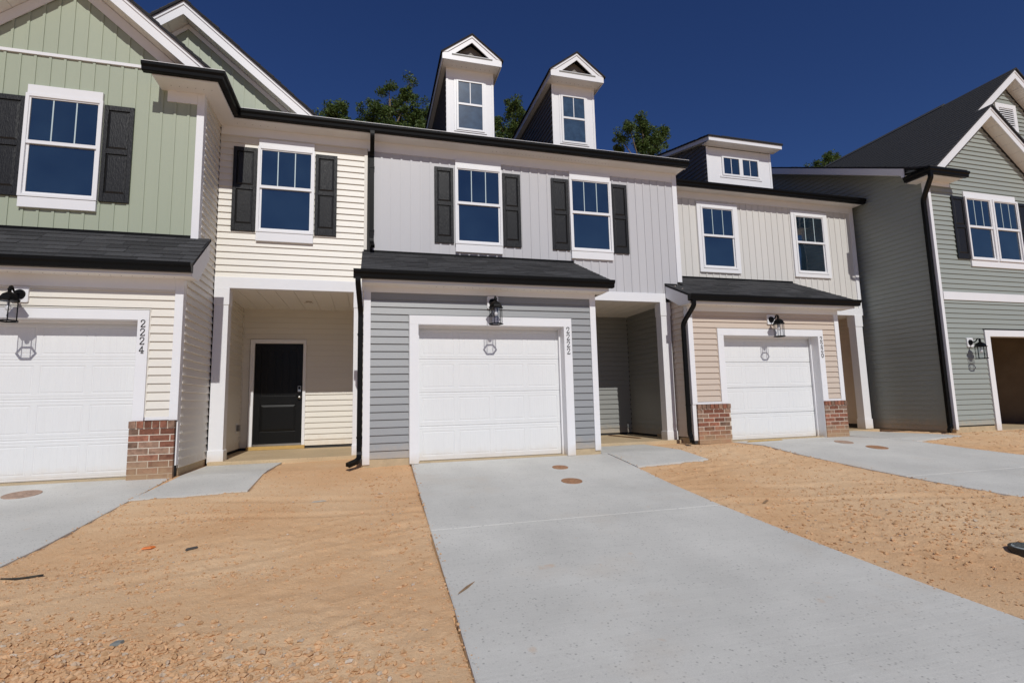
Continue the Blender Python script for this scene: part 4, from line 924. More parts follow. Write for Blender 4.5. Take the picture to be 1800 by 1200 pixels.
MB().prism([(8.611, 2.715), (Y2+0.06, 2.73), (YM-0.03, 2.98), (YM-0.03, 3.23), (8.611, 2.868)], 'x', 6.005, 6.028).done('rake_board', WHITE, H20)
MB().prism([(8.611, 2.715), (Y2+0.06, 2.73), (YM2-0.02, 3.36), (YM2-0.02, 3.63), (8.611, 2.868)], 'x', 10.058, 10.08).done('rake_board', WHITE, H20)
MB().box(6.44, 10.15, YM2-0.022, YM2-0.016, 3.66, 3.70).done('flashing', BLACK, H20); MB().box(6.0, 6.3, YM-0.024, YM-0.0165, 3.26, 3.29).done('flashing', BLACK, H20)
lamp(H20, 8.122, 2.475, Y2)
house_number(H20, '2220', 9.377, 2.128, Y2-0.0325)
sw = MB().prism([(Y2+0.12, 0.10), (YM+0.5, 0.10), (YM+0.5, 3.40), (YM, 3.21), (Y2+0.12, 2.98)], 'x', 6.135, 6.2).done('side_wall', DARKIN, H20)
siding(sw, MV['tan'], Y2+0.098, YM+0.16, 0.11, 2.92, 2.292, '-x', 6.119)
for k in range(2): board_obj(sw, MV['tan'], 8.96+k*0.25, YM-0.03, 2.292+(6+k)*EXP, '-x', 6.119)
sw = wallbox('side_wall', H20, [(9.82, 9.885, Y2+0.12, 12.3, 0.10, 2.93)])
siding(sw, MV['tan'], Y2+0.098, 12.28, 0.11, 2.9, 2.292, '+x', 9.901)
uw = wallbox('upper_wall', H20, [(6.44, 12.30, YM2+0.0125, YM2+0.12, 2.93, 5.85)])
battens(uw, MV['linen'], 6.44, 12.16, 3.07, lambda x: 5.62, YM2, 6.44)
MB().box(12.16, 12.27, YM2-0.025, YM2+0.05, 3.07, 5.78).done('corner_trim', WHITE, H20)
MB().box(6.44, 12.159, YM2-0.02, YM2+0.012, 5.60, 5.765).done('frieze_board', WHITE, H20)
window(H20, 7.590, 8.540, 3.912, 5.440, YM2, head=False, sill=False, picture=True); window(H20, 10.325, 11.265, 3.912, 5.440, YM2, head=False, sill=False, picture=True)
flat_soffit(H20, 6.44, 12.30, 9.98, YM2+0.1, 5.76)
MB().box(6.44, 12.30, 9.96, 9.98, 5.756, 5.862).done('fascia', WHITE, H20)
gutter(H20, [(6.40, 9.96, 5.866), (12.31, 9.96, 5.866)])
course_slab(H20, (6.53, 9.89, 5.876), (12.33, 9.89, 5.876), (12.33, 15.2, 5.876+0.46*5.31), (6.53, 15.2, 5.876+0.46*5.31), 'roof')
back_roof(H20, 6.53, 12.33, 5.876+0.46*5.31)
wallbox('rear_wall', H20, [(6.42, 12.30, 20.9, 21.0, -0.1, 5.8)], MV['linen'])
downspout(H20, curve([(6.05, 8.525, 2.77), (6.05, 8.525, 2.66), (6.042, 8.90, 2.36), (6.042, 8.90, 0.20), (6.042, 8.86, 0.12), (5.93, 8.68, 0.07)], 0.08), straps=[(6.042, 8.90, 0.75)])
MB().box(9.902, 12.28, YM2-0.03, YM2+0.10, 2.885, 3.070).done('beam', WHITE, H20)
po = MB().box(11.98, 12.20, YM2-0.03, YM2+0.17, 0.03, 2.884).done('porch_post', WHITE, H20)
MB().box(11.967, 12.213, YM2-0.043, YM2+0.183, 0.025, 0.26).done('post_base', WHITE, po); MB().box(11.967, 12.213, YM2-0.043, YM2+0.183, 2.60, 2.883).done('post_cap', WHITE, po)
pw = wallbox('porch_wall', H20, [(9.9, 12.30, 12.292, 12.4, 0.0, 3.0), (12.30, 12.36, YM2+0.17, 12.3, 0.0, 3.0)])
siding(pw, MV['tan'], 9.905, 12.28, 0.085, 2.9, 2.292, '-y', 12.28); siding(pw, MV['tan'], YM2+0.2, 12.27, 0.085, 2.9, 2.292, '-x', 12.288)
MB().box(9.9, 12.29, YM2+0.1, 12.28, 2.90, 2.93).done('porch_ceiling', SOFF, H20)
MB().box(9.95, 12.27, 10.103, 12.28, -0.12, 0.012).done('porch_slab', DUSTC, H20)
# shed dormer
sx0, sx1, sy, sz0, sz1 = 8.41, 10.39, 10.90, 6.20, 7.36
sdm = MB().box(sx0, sx1, sy, sy+0.05, sz0, sz1).box(sx0, sx0+0.05, sy+0.05, 14.2, sz0, sz1+0.15).box(sx1-0.05, sx1, sy+0.05, 14.2, sz0, sz1+0.15).done('shed_dormer', WHITE, H20)
z = sz0
while z < 8.0:
    ya = max(sy+0.004, 10.6+(z+0.1-7.44)/0.25); yb2 = min(14.1, 9.89+(z-5.876)/0.46+0.6)
    if yb2 > ya+0.1:
        obj('siding_board', lap_mesh(MV['slate']), sdm, (sx0-0.012, yb2, z), -pi/2, None, (yb2-ya, 1, 1)); obj('siding_board', lap_mesh(MV['slate']), sdm, (sx1+0.012, ya, z), pi/2, None, (yb2-ya, 1, 1))
    z += EXP
for a, b in ((sx0-0.016, sx0+0.04), (sx1-0.04, sx1+0.016)): MB().box(a, b, sy-0.012, sy-0.0005, sz0, sz1).done('corner_trim', WHITE, sdm)
fy, fz0, fz1 = 10.60, 7.375, 7.485
MB().box(8.29, 10.51, fy+0.02, sy, fz0, fz0+0.018).done('soffit', SOFF, sdm)
MB().box(8.275, 10.525, fy, fy+0.02, fz0-0.002, fz1).done('fascia', WHITE, sdm)
for a, b in ((8.275, 8.297), (10.503, 10.525)): MB().prism([(fy+0.021, fz0), (13.9, fz0+0.25*3.28), (13.9, fz1+0.25*3.28), (fy+0.021, fz1)], 'x', a, b).done('rake_board', WHITE, sdm)
MB().prism([(sy, fz0+0.075), (13.9, fz0+0.825), (13.9, fz0+0.84), (sy, fz0+0.09)], 'x', 8.298, sx0-0.001).done('soffit', SOFF, sdm)
course_slab(sdm, (8.25, fy-0.03, fz1+0.012), (10.55, fy-0.03, fz1+0.012), (10.55, 13.95, fz1+0.012+0.25*3.38), (8.25, 13.95, fz1+0.012+0.25*3.38), 'roof')
wm = MB(); wx0, wx1, wz0, wz1 = 8.845, 10.005, 6.615, 7.135; t = 0.05; xm = (wx0+wx1)/2
wm.box(wx0, wx0+t, sy-0.03, sy, wz0, wz1).box(wx1-t, wx1, sy-0.03, sy, wz0, wz1).box(wx0+t, wx1-t, sy-0.03, sy, wz1-t*.7, wz1).box(wx0+t, wx1-t, sy-0.03, sy, wz0, wz0+t).box(xm-0.055, xm+0.055, sy-0.03, sy, wz0+t, wz1-t*.7).box(wx0-0.07, wx1+0.07, sy-0.016, sy, wz0-0.05, wz0-0.001)
wm.done('window', WIN, sdm)
for a, b in ((wx0+t, xm-0.055), (xm+0.055, wx1-t)):
    MB().box(a, b, sy-0.012, sy-0.002, wz0+t, wz1-t*.7).done('pane', GLASS, sdm); MB().box((a+b)/2-0.008, (a+b)/2+0.008, sy-0.017, sy-0.0125, wz0+t, wz1-t*.7).done('muntin', WIN, sdm)

# ==================================================================== end house on the right (sage)
YR, XR, YR2 = 8.444, 12.41, 8.81
HR = thing('townhouse', 'sage green end house with nested front gables and an open garage', 'townhouse', (15.0, YR, 0), 'row of new townhouses')
fw = wallbox('front_wall', HR, [(12.42, 13.76, YR+0.012, YR+0.11, 0.09, 5.86), (16.20, 16.33, YR+0.012, YR+0.11, 0.0, 5.86), (13.76, 16.20, YR+0.012, YR+0.11, 2.146, 5.86), (16.33, 19.75, YR2+0.012, YR2+0.11, 0.0, 5.9)])
siding(fw, MV['sage'], 12.468, 16.33, 0.118, 2.955, 5.402, '-y', YR, [(13.612, 16.335, -1, 2.285)])
siding(fw, MV['sage'], 12.468, 16.33, 3.14, 5.86, 5.402, '-y', YR)
siding(fw, MV['sage'], 16.331, 19.7, 0.118, 6.37, 5.402, '-y', YR2)
MB().prism([(12.42, 5.861), (16.30, 5.861), (14.35, 7.50)], 'y', YR+0.0125, YR+0.1).prism([(12.6, 5.95), (19.6, 5.95), (16.07, 8.95)], 'y', YR2+0.0125, YR2+0.1).done('gable_core', DARKIN, HR)
SL = 0.848
gf = wallbox('gable_wall', HR, [(12.9, 15.8, YR+0.013, YR+0.05, 5.87, 5.9)])
gable_siding(gf, MV['sage'], 14.35-1.66, 7.36-1.66*SL, 14.35+1.66, 7.36-1.66*SL, 14.35, 7.36, 5.402, YR)
gf2 = wallbox('gable_wall', HR, [(14.0, 18.2, YR2+0.013, YR2+0.05, 6.3, 6.35)])
gable_siding(gf2, MV['sage'], 16.07-2.9, 8.83-2.9*SL, 16.07+2.9, 8.83-2.9*SL, 16.07, 8.83, 5.402, YR2)
MB().box(12.482, 16.33, YR-0.028, YR+0.012, 2.958, 3.141).done('belt_board', WHITE, HR)
MB().box(12.385, 12.468, YR-0.025, YR+0.10, 0.06, 5.74).done('corner_trim', WHITE, HR)
MB().box(12.4685, 13.10, YR-0.022, YR+0.012, 5.645, 5.74).done('frieze_board', WHITE, HR)
flat_soffit(HR, 12.12, 13.10, 8.17, YR+0.02, 5.74); flat_soffit(HR, 12.12, 12.41, YR+0.0205, 8.66, 5.74)
MB().box(12.10, 13.12, 8.15, 8.17, 5.736, 5.868).box(12.10, 12.12, 8.1705, 8.66, 5.736, 5.868).done('fascia', WHITE, HR)
MB().prism([(8.17, 5.74), (YR, 5.74), (YR, 6.02), (8.17, 5.87)], 'x', 13.10, 13.12).done('return_end', WHITE, HR)
gutter(HR, [(12.10, 8.66, 5.872), (12.10, 8.15, 5.872), (13.20, 8.15, 5.872)])
course_slab(HR, (12.0, 8.05, 5.885), (13.15, 8.05, 5.885), (13.15, YR, 6.03), (12.0, YR, 6.03), 'return_roof')
# gable rakes
def rake_pair(ax, az, hw, yf, yw, wid=0.19):
    for s in (-1, 1):
        rake(HR, ax+s*hw, az-hw*SL, ax, az, yf, yw, wid); gable_soffit(HR, ax+s*hw, az-hw*SL, ax, az, yf, yw)
rake_pair(14.35, 7.69, 2.24, 8.15, YR); rake_pair(16.07, 9.15, 3.90, 8.51, YR2)
# one plane of roof is shared by both gables on the left; a valley cuts it off against the main roof
A = (12.05, 8.12); kx = (15.2-8.12)/(16.07-12.05)
def rz(x): return 7.69+0.02+(x-14.35)*SL
def left_plane(n=30):
    mb = MB(); xs = np.concatenate([np.linspace(12.05, 14.35, 18), np.linspace(14.35, 16.07, 14)[1:]])
    for a, b in zip(xs[:-1], xs[1:]):
        for (y0, lim) in ((8.10, 14.35), (8.46, 16.07)):
            if lim == 14.35 and a >= 14.3499: continue
            if lim == 16.07 and a < 14.3499: continue
            ya, yb_ = max(y0+0.02, 8.12+(a-12.05)*kx), max(y0+0.02, 8.12+(b-12.05)*kx); h = 0.012
            V = [(a, y0, rz(a)+h), (a, ya, rz(a)+h), (b, yb_, rz(b)+0.003), (b, y0, rz(b)+0.003), (a, y0, rz(a)-0.03), (a, ya, rz(a)-0.03), (b, yb_, rz(b)-0.03), (b, y0, rz(b)-0.03)]
            mb.poly(V, [(0, 1, 2, 3), (0, 4, 5, 1), (3, 2, 6, 7), (0, 3, 7, 4), (7, 6, 5, 4)])
    o = mb.done('gable_roof', SHINGLE, HR); return o
left_plane()
for ax, az, hw, y0, y1 in ((14.35, 7.69, 2.27, 8.10, 8.6), (16.07, 9.15, 3.92, 8.46, 15.2)):
    course_slab(HR, (ax+hw, y0, az+0.02-hw*SL), (ax+hw, y1, az+0.02-hw*SL), (ax, y1, az+0.02), (ax, y0, az+0.02), 'gable_roof')
MB().prism([(16.07-0.12, 9.15+0.045-0.1), (16.07, 9.15+0.06), (16.07+0.12, 9.15+0.045-0.1)], 'y', 10.2, 15.0).done('ridge_cap', SHINGLE, HR)
mr0 = 6.075-0.46*(8.52-8.06)
course_slab(HR, (12.05, 8.4, mr0+0.46*0.34), (12.44, 8.4, mr0+0.46*0.34), (12.44, 15.2, mr0+0.46*7.14), (12.05, 15.2, mr0+0.46*7.14), 'roof')
course_slab(HR, (12.441, 8.95, mr0+0.46*0.89), (20.0, 8.95, mr0+0.46*0.89), (20.0, 15.2, mr0+0.46*7.14), (12.441, 15.2, mr0+0.46*7.14), 'roof')
back_roof(HR, 12.05, 20.0, mr0+0.46*7.14)
MB().prism([(8.661, 5.742), (8.661, 6.10), (15.2, 9.12), (15.2, 8.93), (8.75, 5.97)], 'x', 12.05, 12.072).done('rake_board', WHITE, HR)
MB().prism([(8.75, 5.985), (15.2, 8.95), (15.2, 8.965), (8.75, 6.0)], 'x', 12.073, 12.41).done('rake_soffit', SOFF, HR)
# side wall
sw = MB().prism([(YR+0.11, 0.0), (20.9, 0.0), (20.9, 5.8), (15.2, 8.946), (8.70, 5.956), (YR+0.11, 5.8)], 'x', XR+0.013, XR+0.10).done('side_wall', MV['sage'], HR)
siding(sw, MV['sage'], YR+0.10, 10.9, 0.03, 5.80, 5.402, '-x', XR)
z = 5.402+4*EXP
while z < 8.7:
    ya = 8.76+max(0, (z-5.985)/0.46); yb2 = min(14.6, 9.89+(z-5.876)/0.46+0.6)
    if z > 5.7 and yb2 > ya: board_obj(sw, MV['sage'], ya, yb2, z, '-x', XR)
    z += EXP
wallbox('foundation', HR, [(12.44, 12.50, YR+0.12, 10.2, -0.15, 0.06), (12.42, 13.62, YR+0.006, YR+0.1, -0.15, 0.112)], FOUND)
wallbox('rear_wall', HR, [(12.5, 19.7, 20.9, 21.0, -0.1, 5.8), (19.68, 19.75, YR2+0.12, 20.9, 0, 5.8)], MV['sage'])
downspout(HR, curve([(12.06, 8.10, 5.76), (12.06, 8.10, 5.66), (12.325, 8.50, 5.30), (12.325, 8.50, 0.18), (12.28, 8.46, 0.10), (12.10, 8.38, 0.05)], 0.09), w=0.085, d=0.065)
# paired window
for a, b in ((13.492, 14.352), (14.402, 15.262)):
    window(HR, a, b, 3.925, 5.452, YR, head=False, sill=False)
MB().box(14.353, 14.401, YR-0.045, YR+0.012, 3.925, 5.452).done('mullion', WIN, HR)
MB().box(13.500, 15.235, YR-0.033, YR+0.012, 5.455, 5.585).done('head_board', WHITE, HR, bevel=0.004); MB().box(13.495, 15.26, YR-0.035, YR+0.012, 3.77, 3.922).done('sill_board', WHITE, HR, bevel=0.004)
shutter(HR, 13.088, 13.480, 3.935, 5.440, YR-0.004); shutter(HR, 15.275, 15.667, 3.935, 5.440, YR-0.004)
# louvred gable vent
gv = MB(); vx0, vx1, vz0, vz1 = 15.66, 16.42, 7.60, 8.345; f = 0.115
gv.box(vx0, vx0+f, YR2-0.035, YR2+0.01, vz0, vz1).box(vx1-f, vx1, YR2-0.035, YR2+0.01, vz0, vz1).box(vx0+f, vx1-f, YR2-0.035, YR2+0.01, vz1-f, vz1).box(vx0+f, vx1-f, YR2-0.035, YR2+0.01, vz0, vz0+f)
gv = gv.done('gable_vent', WHITE, HR)
MB().box(vx0+f, vx1-f, YR2-0.006, YR2-0.002, vz0+f, vz1-f).done('vent_back', HOLE, gv)
for k in range(9):
    z = vz0+f+0.01+k*0.057; MB().prism([(YR2-0.03, z), (YR2-0.008, z+0.032), (YR2-0.008, z+0.044), (YR2-0.03, z+0.012)], 'x', vx0+f, vx1-f).done('louvre_slat', WHITE, gv)
# open garage
mb = MB(); gx0, gx1, gz = 13.772, 16.19, 2.133; yf = YR-0.032
mb.box(gx0-0.152, gx1+0.14, yf, YR+0.03, gz, gz+0.144).box(gx0-0.152, gx0, yf, YR+0.03, 0.0, gz).box(gx1, gx1+0.14, yf, YR+0.03, 0.0, gz)
mb.box(gx0-0.012, gx0-0.0005, YR+0.031, YR+0.16, 0.0, gz).box(gx1+0.0005, gx1+0.012, YR+0.031, YR+0.16, 0.0, gz).box(gx0, gx1, YR+0.031, YR+0.16, gz+0.0005, gz+0.012)
mb.done('garage_casing', WHITE, HR)
gi = MB().box(13.15, 13.18, YR+0.17, 14.0, 0, 2.6).box(16.8, 16.83, YR+0.17, 14.0, 0, 2.6).box(13.15, 16.83, 14.0, 14.03, 0, 2.6).box(13.15, 16.83, YR+0.17, 14.03, 2.60, 2.63).done('garage_interior', INT2, HR)
MB().box(13.19, 16.79, 13.94, 13.995, 0, 1.25).box(13.185, 13.20, YR+0.3, 13.9, 0, 1.2).done('interior_panel', INT, HR)
for k in range(6): MB().box(13.5+k*0.6, 13.54+k*0.6, 13.93, 13.998, 1.26, 2.58).done('stud', WOODT, HR)
MB().box(13.2, 16.8, YR-0.02, 14.0, -0.12, 0.012).done('garage_floor', DUSTC, HR)
lamp(HR, 13.115, 1.985, YR)

# ==================================================================== things on the ground
DULLID = mat('faded_brown_lid', (0.40, 0.28, 0.21), 0.85, 0.2, var=0.4, scale=18)
def cleanout(x, y, r, label, m=None):
    z = g(y)+0.003; t = thing('cleanout_cover', label, 'cleanout cover', (x, y, z), 'round cleanout covers in the driveways')
    sl_ = (g(y+0.1)-g(y-0.1))/0.2
    mb = MB(); n = 28; V = []; F = []
    for rr, h in ((r, -0.01), (r, 0.003), (r-0.012, 0.005), (r-0.02, 0.002), (r*0.25, 0.002), (r*0.22, 0.007)):
        for i in range(n):
            a = 2*pi*i/n; V.append((x+rr*cos(a), y+rr*sin(a), z+h+rr*sin(a)*sl_))
    for j in range(5):
        for i in range(n): F.append((j*n+i, j*n+(i+1) % n, (j+1)*n+(i+1) % n, (j+1)*n+i))
    F.append(tuple(5*n+i for i in range(n))); mb.poly(V, F).done('lid', m or RUSTLID, t)
cleanout(2.735, 7.30, 0.118, 'small round clay-dusted cleanout cover in the middle driveway, the one nearer the garage door')
cleanout(2.603, 6.53, 0.14, 'larger round clay-dusted cleanout cover in the middle driveway, the one further from the garage door')
cleanout(-3.90, 7.54, 0.18, 'round reddish cleanout cover in the driveway of the green bay house', DULLID)
cleanout(8.846, 7.37, 0.17, 'round brown cleanout cover in the right driveway, the one nearer the camera')
cleanout(8.72, 7.93, 0.16, 'thin looking brown cleanout cover in the right driveway, the one near the brick pier', DULLID)
mx_, my_ = 5.43, 3.20
def mz(): return float(soil_z(np.array([mx_]), np.array([my_]))[0])
t = thing('meter_pit', 'round grey water meter pit with ribbed lid standing proud of the clay beside the driveway', 'meter pit', (mx_, my_, mz()))
MB().lathe((mx_, my_, mz()-0.05), [(0.165, 0.0), (0.165, 0.108), (0.160, 0.113), (0.150, 0.113), (0.146, 0.104)], 36).done('rim', PLAST, t)
lid = MB().lathe((mx_, my_, mz()+0.048), [(0.144, 0.0), (0.144, 0.013), (0.138, 0.017)], 36).done('lid', IRON, t)
for k in range(-3, 4):
    hw = math.sqrt(max(0.001, 0.13**2-(k*0.036)**2)); MB().box(mx_+k*0.036-0.006, mx_+k*0.036+0.006, my_-hw, my_+hw, mz()+0.0655, mz()+0.069).done('rib', PLAST, lid)
def flat_piece(name, label, cat, x, y, pts, th, m, rz_=0.0, on='soil', tilt=0.0):
    z = (float(soil_z(np.array([x]), np.array([y]))[0])+0.004) if on == 'soil' else on
    mb = MB(); c, s = cos(rz_), sin(rz_); n = len(pts)
    V = []
    for h in (0, th):
        for (u, v) in pts:
            k = 0.86 if h else 1.0; V.append(Vector((u*c*k-v*s*k, u*s*k+v*c*k, h+tilt*u)))
    F = [tuple(range(n))[::-1], tuple(range(n, 2*n))]+[(i, (i+1) % n, n+(i+1) % n, n+i) for i in range(n)]
    d = me(name, V, F, m); o = obj(name, d, None, (x, y, z)); o['label'] = label; o['category'] = cat
    return o
W1 = mat('weathered_wood', (0.30, 0.20, 0.12), 0.9, 0.1, var=0.3, scale=30); W2 = mat('dark_wood_sliver', (0.20, 0.11, 0.06), 0.9, 0.1, var=0.3, scale=30)
flat_piece('wood_shard', 'long thin brown wood shard lying on the left side of the middle driveway', 'wood shard', 0.69, 3.82, [(-0.13, -0.004), (0.0, -0.011), (0.14, -0.002), (0.14, 0.002), (0.02, 0.011)], 0.008, W1, radians(50), g(3.82)+0.001)
flat_piece('wood_stick', 'short brown stick on the clay between the middle and right driveways', 'stick', 4.405, 5.10, [(-0.07, -0.012), (0.08, -0.01), (0.08, 0.01), (-0.07, 0.012)], 0.014, W1, radians(35))
flat_piece('orange_scrap', 'bright orange scrap of plastic lying on the clay of the left yard', 'scrap', -1.815, 5.31, [(-0.05, -0.02), (0.02, -0.03), (0.055, 0.0), (0.03, 0.028), (-0.03, 0.025)], 0.012, mat('orange_plastic', (0.75, 0.20, 0.04), 0.5, 0.3), 0.3)
flat_piece('grey_scrap', 'dark grey twisted scrap on the clay right of the orange scrap', 'scrap', -1.448, 5.17, [(-0.05, -0.012), (0.05, -0.004), (0.06, 0.012), (-0.03, 0.014)], 0.015, mat('grey_scrap_tin', (0.09, 0.085, 0.08), 0.7, 0.3), 0.6)
flat_piece('paper_scrap', 'pale torn paper scrap lying flat on the clay below the porch', 'scrap', -0.531, 6.42, [(-0.08, -0.02), (-0.01, -0.04), (0.09, -0.01), (0.06, 0.035), (-0.05, 0.03)], 0.006, mat('pale_paper', (0.52, 0.46, 0.38), 0.9, 0.1), 0.2)
flat_piece('teal_scrap', 'blue grey slate-like chip among the clods at the lower left', 'scrap', -1.388, 3.67, [(-0.035, -0.015), (0.02, -0.025), (0.04, 0.005), (0.0, 0.022)], 0.016, mat('blue_grey_chip', (0.22, 0.235, 0.225), 0.8, 0.2), 0.4)
hose = MB(); hp = curve([(-2.62, 4.90, 0), (-2.50, 4.865, 0), (-2.36, 4.905, 0)], 0.1, 5); hz = float(soil_z(np.array([-2.5]), np.array([4.88]))[0])+0.014
for a, b in zip(hp[:-1], hp[1:]): hose.cyl(a+Vector((0, 0, hz)), b+Vector((0, 0, hz)), 0.0065, n=8)
hz_o = hose.done('hose_offcut', PLAST, None, True); hz_o['label'] = 'short curved offcut of black hose on the clay near the left driveway'; hz_o['category'] = 'hose'
flat_piece('wood_plank', 'thin brown plank lying on the porch floor of the middle house', 'plank', 5.53, 10.65, [(-0.62, -0.035), (0.62, -0.035), (0.62, 0.035), (-0.62, 0.035)], 0.018, W2, radians(97), 0.053)
flat_piece('wood_lath', 'pale wooden lath lying along the foot of the right garage door', 'lath', 7.62, 8.72, [(-0.45, -0.03), (0.38, -0.02), (0.48, 0.0), (0.30, 0.03), (-0.45, 0.02)], 0.02, WOODT, radians(4), 0.002)

# clods and stones: thousands of small lumps nobody could count, in one mesh
def stones(n=15000):
    r = np.random.default_rng(5); P = []
    def put(k, x0, x1, y0, y1, smin, smax, p=2.6): 
        x = r.uniform(x0, x1, k); y = r.uniform(y0, y1, k); s = smin+(smax-smin)*r.random(k)**p; P.append(np.stack([x, y, s], 1))
    put(5000, -3.2, 0.6, 2.2, 5.2, 0.0015, 0.010, 4.0); put(4000, -2.6, 0.62, 5.0, 8.0, 0.002, 0.012, 4.0)
    put(4200, 3.9, 8.2, 2.0, 5.5, 0.002, 0.015, 3.8); put(2600, 4, 7.4, 5.0, 8.6, 0.003, 0.015, 3.8); put(700, 10.2, 16.5, 5.5, 8.4, 0.006, 0.022, 2.8)
    for (k, cx, cy, sx, sy, sm) in ((2600, -1.75, 3.5, 0.45, 0.16, 0.019), (3400, -1.0, 3.10, 0.65, 0.17, 0.019), (900, -1.9, 3.9, 0.35, 0.15, 0.014), (1100, -2.0, 4.9, 0.5, 0.25, 0.011), (900, -1.6, 6.1, 0.5, 0.25, 0.011), (500, 0.0, 3.6, 0.4, 0.25, 0.010), (500, -0.8, 4.5, 0.7, 0.08, 0.010), (120, -1.3, 3.25, 0.6, 0.22, 0.030)):
        x = cx+sx*r.standard_normal(k); y = cy+sy*r.standard_normal(k); s = 0.002+sm*r.random(k)**2.8; P.append(np.stack([x, y, s], 1))
    k = 350; x = 0.25+0.13*r.standard_normal(k); y = r.uniform(4.0, 7.5, k); s = 0.004+0.016*r.random(k)**2.6; P.append(np.stack([x, y, s], 1))
    k = 1500; x = 5.2+0.9*r.standard_normal(k); y = 4.2+0.6*r.standard_normal(k); s = 0.003+0.016*r.random(k)**2.6; P.append(np.stack([x, y, s], 1))
    P = np.concatenate(P); ok = np.ones(len(P), bool)
    for q in list(DPOLY.values())+list(WALK.values()): ok &= ~inpoly(P[:, 0], P[:, 1], q)
    ok &= P[:, 1] < 8.7; P = P[ok]
    Q = []                                          # crumbs spilled along the edges of the slabs
    for (Lh, Rh), sides in zip(DRV.values(), ((1,), (0, 1), (0, 1))):
        for sd_ in sides:
            k = 420; y = r.uniform(2.4, 8.0, k); e = np.array([edge((Lh, Rh)[sd_], t) for t in y]); Q.append(np.stack([e+0.035*r.standard_normal(k)+(0.02 if sd_ else -0.02), y, 0.002+0.008*r.random(k)**3], 1))
    P = np.concatenate([P]+Q); ins = np.zeros(len(P), bool)
    for q in list(DPOLY.values())+list(WALK.values()): ins |= inpoly(P[:, 0], P[:, 1], q)
    z = np.where(ins, np.interp(P[:, 1], _gy, _gz), soil_z(P[:, 0], P[:, 1]))
    u = np.array([(1, 0, 0), (-1, 0, 0), (0, 1, 0), (0, -1, 0), (0, 0, 1), (0, 0, -1), (.6, .6, .55), (-.6, .6, .5), (.6, -.6, .5), (-.6, -.6, .55)], float)
    F0 = np.array([(0, 2, 6), (2, 4, 6), (4, 0, 6), (2, 1, 7), (1, 4, 7), (4, 2, 7), (0, 4, 8), (4, 3, 8), (3, 0, 8), (1, 3, 9), (3, 4, 9), (4, 1, 9), (2, 0, 5), (1, 2, 5), (3, 1, 5), (0, 3, 5)])
    m = len(P); a = r.uniform(0, 2*pi, m); sc = P[:, 2][:, None]*np.stack([r.uniform(.8, 1.7, m), r.uniform(.6, 1.2, m), r.uniform(.50, 1.05, m)], 1)
    v = u[None]*(1+r.uniform(-.28, .28, (m, 10, 1))); v = v*sc[:, None, :]; ca, sa = np.cos(a)[:, None], np.sin(a)[:, None]
    X = v[..., 0]*ca-v[..., 1]*sa+P[:, 0:1]; Y = v[..., 0]*sa+v[..., 1]*ca+P[:, 1:2]; Z = v[..., 2]+(z+sc[:, 2]*0.25)[:, None]
    V = np.stack([X, Y, Z], -1).reshape(-1, 3); F = (F0[None]+10*np.arange(m)[:, None, None]).reshape(-1, 3)
    o = obj('clods_and_stones', me('clods_and_stones', V.tolist(), F.tolist(), ROCK)); o['kind'] = 'stuff'
stones()

# ==================================================================== trees behind the row
def tree(label, x, y, h, crown, seed, n=5200, trunk_r=0.20, lean=0.0, squash=1.0):
    """crown: list of (dx, z, rx, rz) lobes given as clump centres"""
    r = random.Random(seed); rn = np.random.default_rng(seed)
    t = thing('tree', label, 'tree', (x, y, 0), 'tall trees behind the townhouses')
    tr = MB(); pts = [Vector((x+lean*(k/8)**2+0.18*sin(k*1.7+seed)*k/8, y+0.15*cos(k*1.3+seed)*k/8, h*0.95*k/8)) for k in range(9)]
    for k in range(8): tr.cyl(pts[k], pts[k+1], trunk_r*(1-k/9.0)**1.1+0.02, trunk_r*(1-(k+1)/9.0)**1.1+0.02, 8)
    cl = []
    for (dx, z, rx, rz_) in crown:
        c = Vector((x+dx, y+r.uniform(-0.8, 0.8), z)); k = max(7, int(rx*rz_*34))
        b = pts[min(8, max(2, int((z-rz_*1.3)/(h*0.95)*8)))]
        tr.cyl(b, c, 0.055, 0.02, 6)
        for _ in range(k):
            d = Vector((r.gauss(0, 0.55)*rx, r.gauss(0, 0.55)*rx, r.gauss(0, 0.5)*rz_)); q = c+d; cl.append((q, r.uniform(0.16, 0.38)))
            if r.random() < 0.5: tr.cyl(c, q, 0.018, 0.008, 5)
    tr.done('trunk', BARK, t)
    per = max(8, n//len(cl)); V = []; F = []
    for q, rad in cl:
        k = int(per*r.uniform(0.6, 1.4)); D = rn.standard_normal((k, 3)); D /= np.linalg.norm(D, axis=1)[:, None]; D *= (rn.random((k, 1))**0.5)*rad*np.array([1.1, 1.1, 0.9])
        for d in D:
            p = q+Vector(d); s = r.uniform(0.04, 0.078); a = Vector((r.gauss(0, 1), r.gauss(0, 1), r.gauss(-0.5, 0.6))).normalized(); b = a.orthogonal().normalized(); b = Matrix.Rotation(r.uniform(0, 6.28), 3, a) @ b
            i = len(V); V += [p-a*s*1.2, p+b*s*0.5, p+a*s*1.3, p-b*s*0.5]; F.append((i, i+1, i+2, i+3))
    MB().poly(V, F).done('crown', LEAF, t)
K = 28/32.0
def T(v): return 0.892+(v-0.892)*K
tree('small dark leafy treetop just right of the green gable above the gutter', -1.75, 28, T(19.4), [(-0.75, T(18.2), .4, .5), (-0.15, T(18.8), .45, .6), (0.2, T(18.7), .4, .55), (0.6, T(17.6), .5, .5), (-0.4, T(17.2), 1.0, .6), (0, T(15.6), 1.4, 1.0), (0.3, T(13.5), 1.6, 1.1)], 3, 24000)
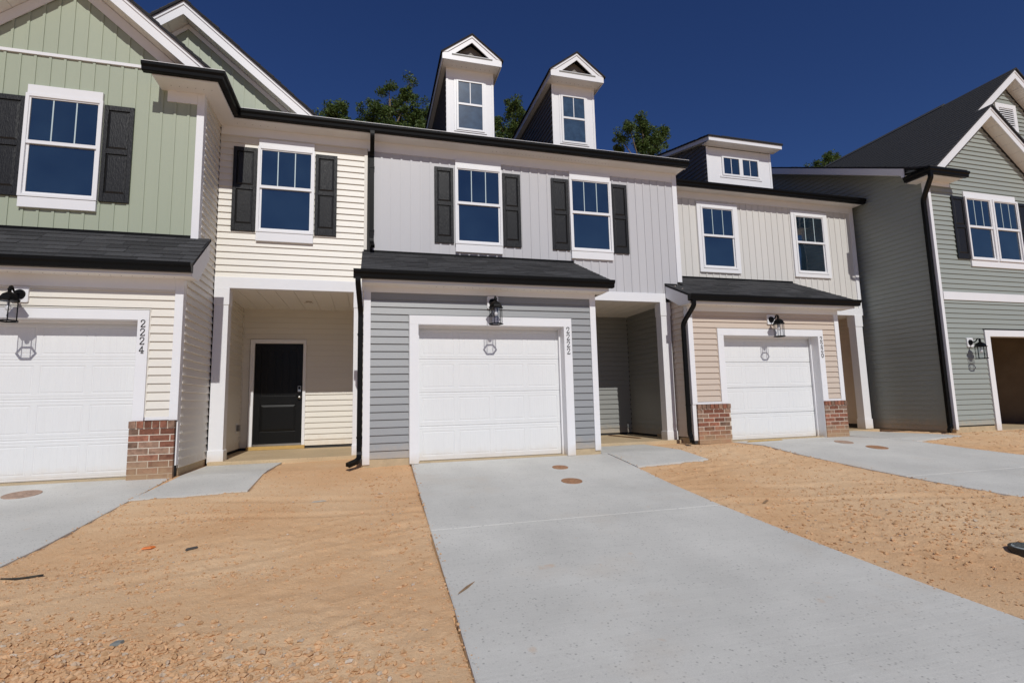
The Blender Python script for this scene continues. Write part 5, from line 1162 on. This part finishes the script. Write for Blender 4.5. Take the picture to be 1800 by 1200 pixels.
tree('broad leafy tree with a pale trunk left of the first gabled dormer', 1.15, 28, T(21.3), [(-0.15, T(21.0), .42, .55), (0.42, T(20.9), .28, .42), (0.95, T(20.5), .5, .75), (-0.75, T(20.1), .35, .5), (-1.15, T(19.2), .5, .55), (0.1, T(19.7), .7, .7), (1.7, T(19.7), .6, .7), (1.1, T(19.0), .8, .8), (-0.4, T(18.9), .9, .7), (2.1, T(18.6), .6, .8), (1.0, T(17.8), 1.2, .8), (-0.6, T(17.8), .9, .7), (0.2, T(16.0), 1.8, 1.2), (0.6, T(13.6), 2.0, 1.4)], 11, 44000)
tree('narrow leafy tree showing between the two gabled dormers', 8.15, 28, T(21.0), [(-0.1, T(20.6), .5, .5), (0.35, T(20.1), .5, .6), (-0.5, T(19.7), .6, .6), (0.75, T(19.5), .55, .6), (0.2, T(19.0), .8, .7), (1.0, T(18.6), .5, .7), (-0.6, T(18.2), .8, .8), (0.5, T(17.6), 1.1, .8), (0, T(15.6), 1.5, 1.1), (0.2, T(13.5), 1.6, 1.2)], 21, 36000)
tree('twin-headed tree between the gabled dormers and the flat shed dormer', 16.75, 28, T(21.0), [(-1.25, T(20.2), .35, .8), (-1.55, T(19.6), .35, .6), (-1.2, T(19.2), .35, .6), (-0.1, T(20.9), .3, .5), (0.5, T(20.8), .5, .5), (0.2, T(20.1), .6, .6), (0.9, T(20.1), .6, .6), (1.3, T(20.3), .18, .4), (0.9, T(19.5), .6, .6), (-0.1, T(19.3), .55, .6), (0.4, T(18.8), .8, .6), (0, T(17.4), 1.4, .9), (0.1, T(15.2), 1.6, 1.1), (0, T(13), 1.6, 1.2)], 31, 36000)
tree('tip of a lighter green tree peeking over the roof left of the sage house', 31.3, 28, T(20.3), [(0.35, T(20.0), .5, .55), (-0.4, T(19.6), .5, .5), (0.9, T(19.7), .4, .5), (0.1, T(19.1), .8, .6), (-0.3, T(18.2), 1.1, .9), (0, T(16.3), 1.5, 1.2), (0, T(13.6), 1.7, 1.3)], 41, 20000)
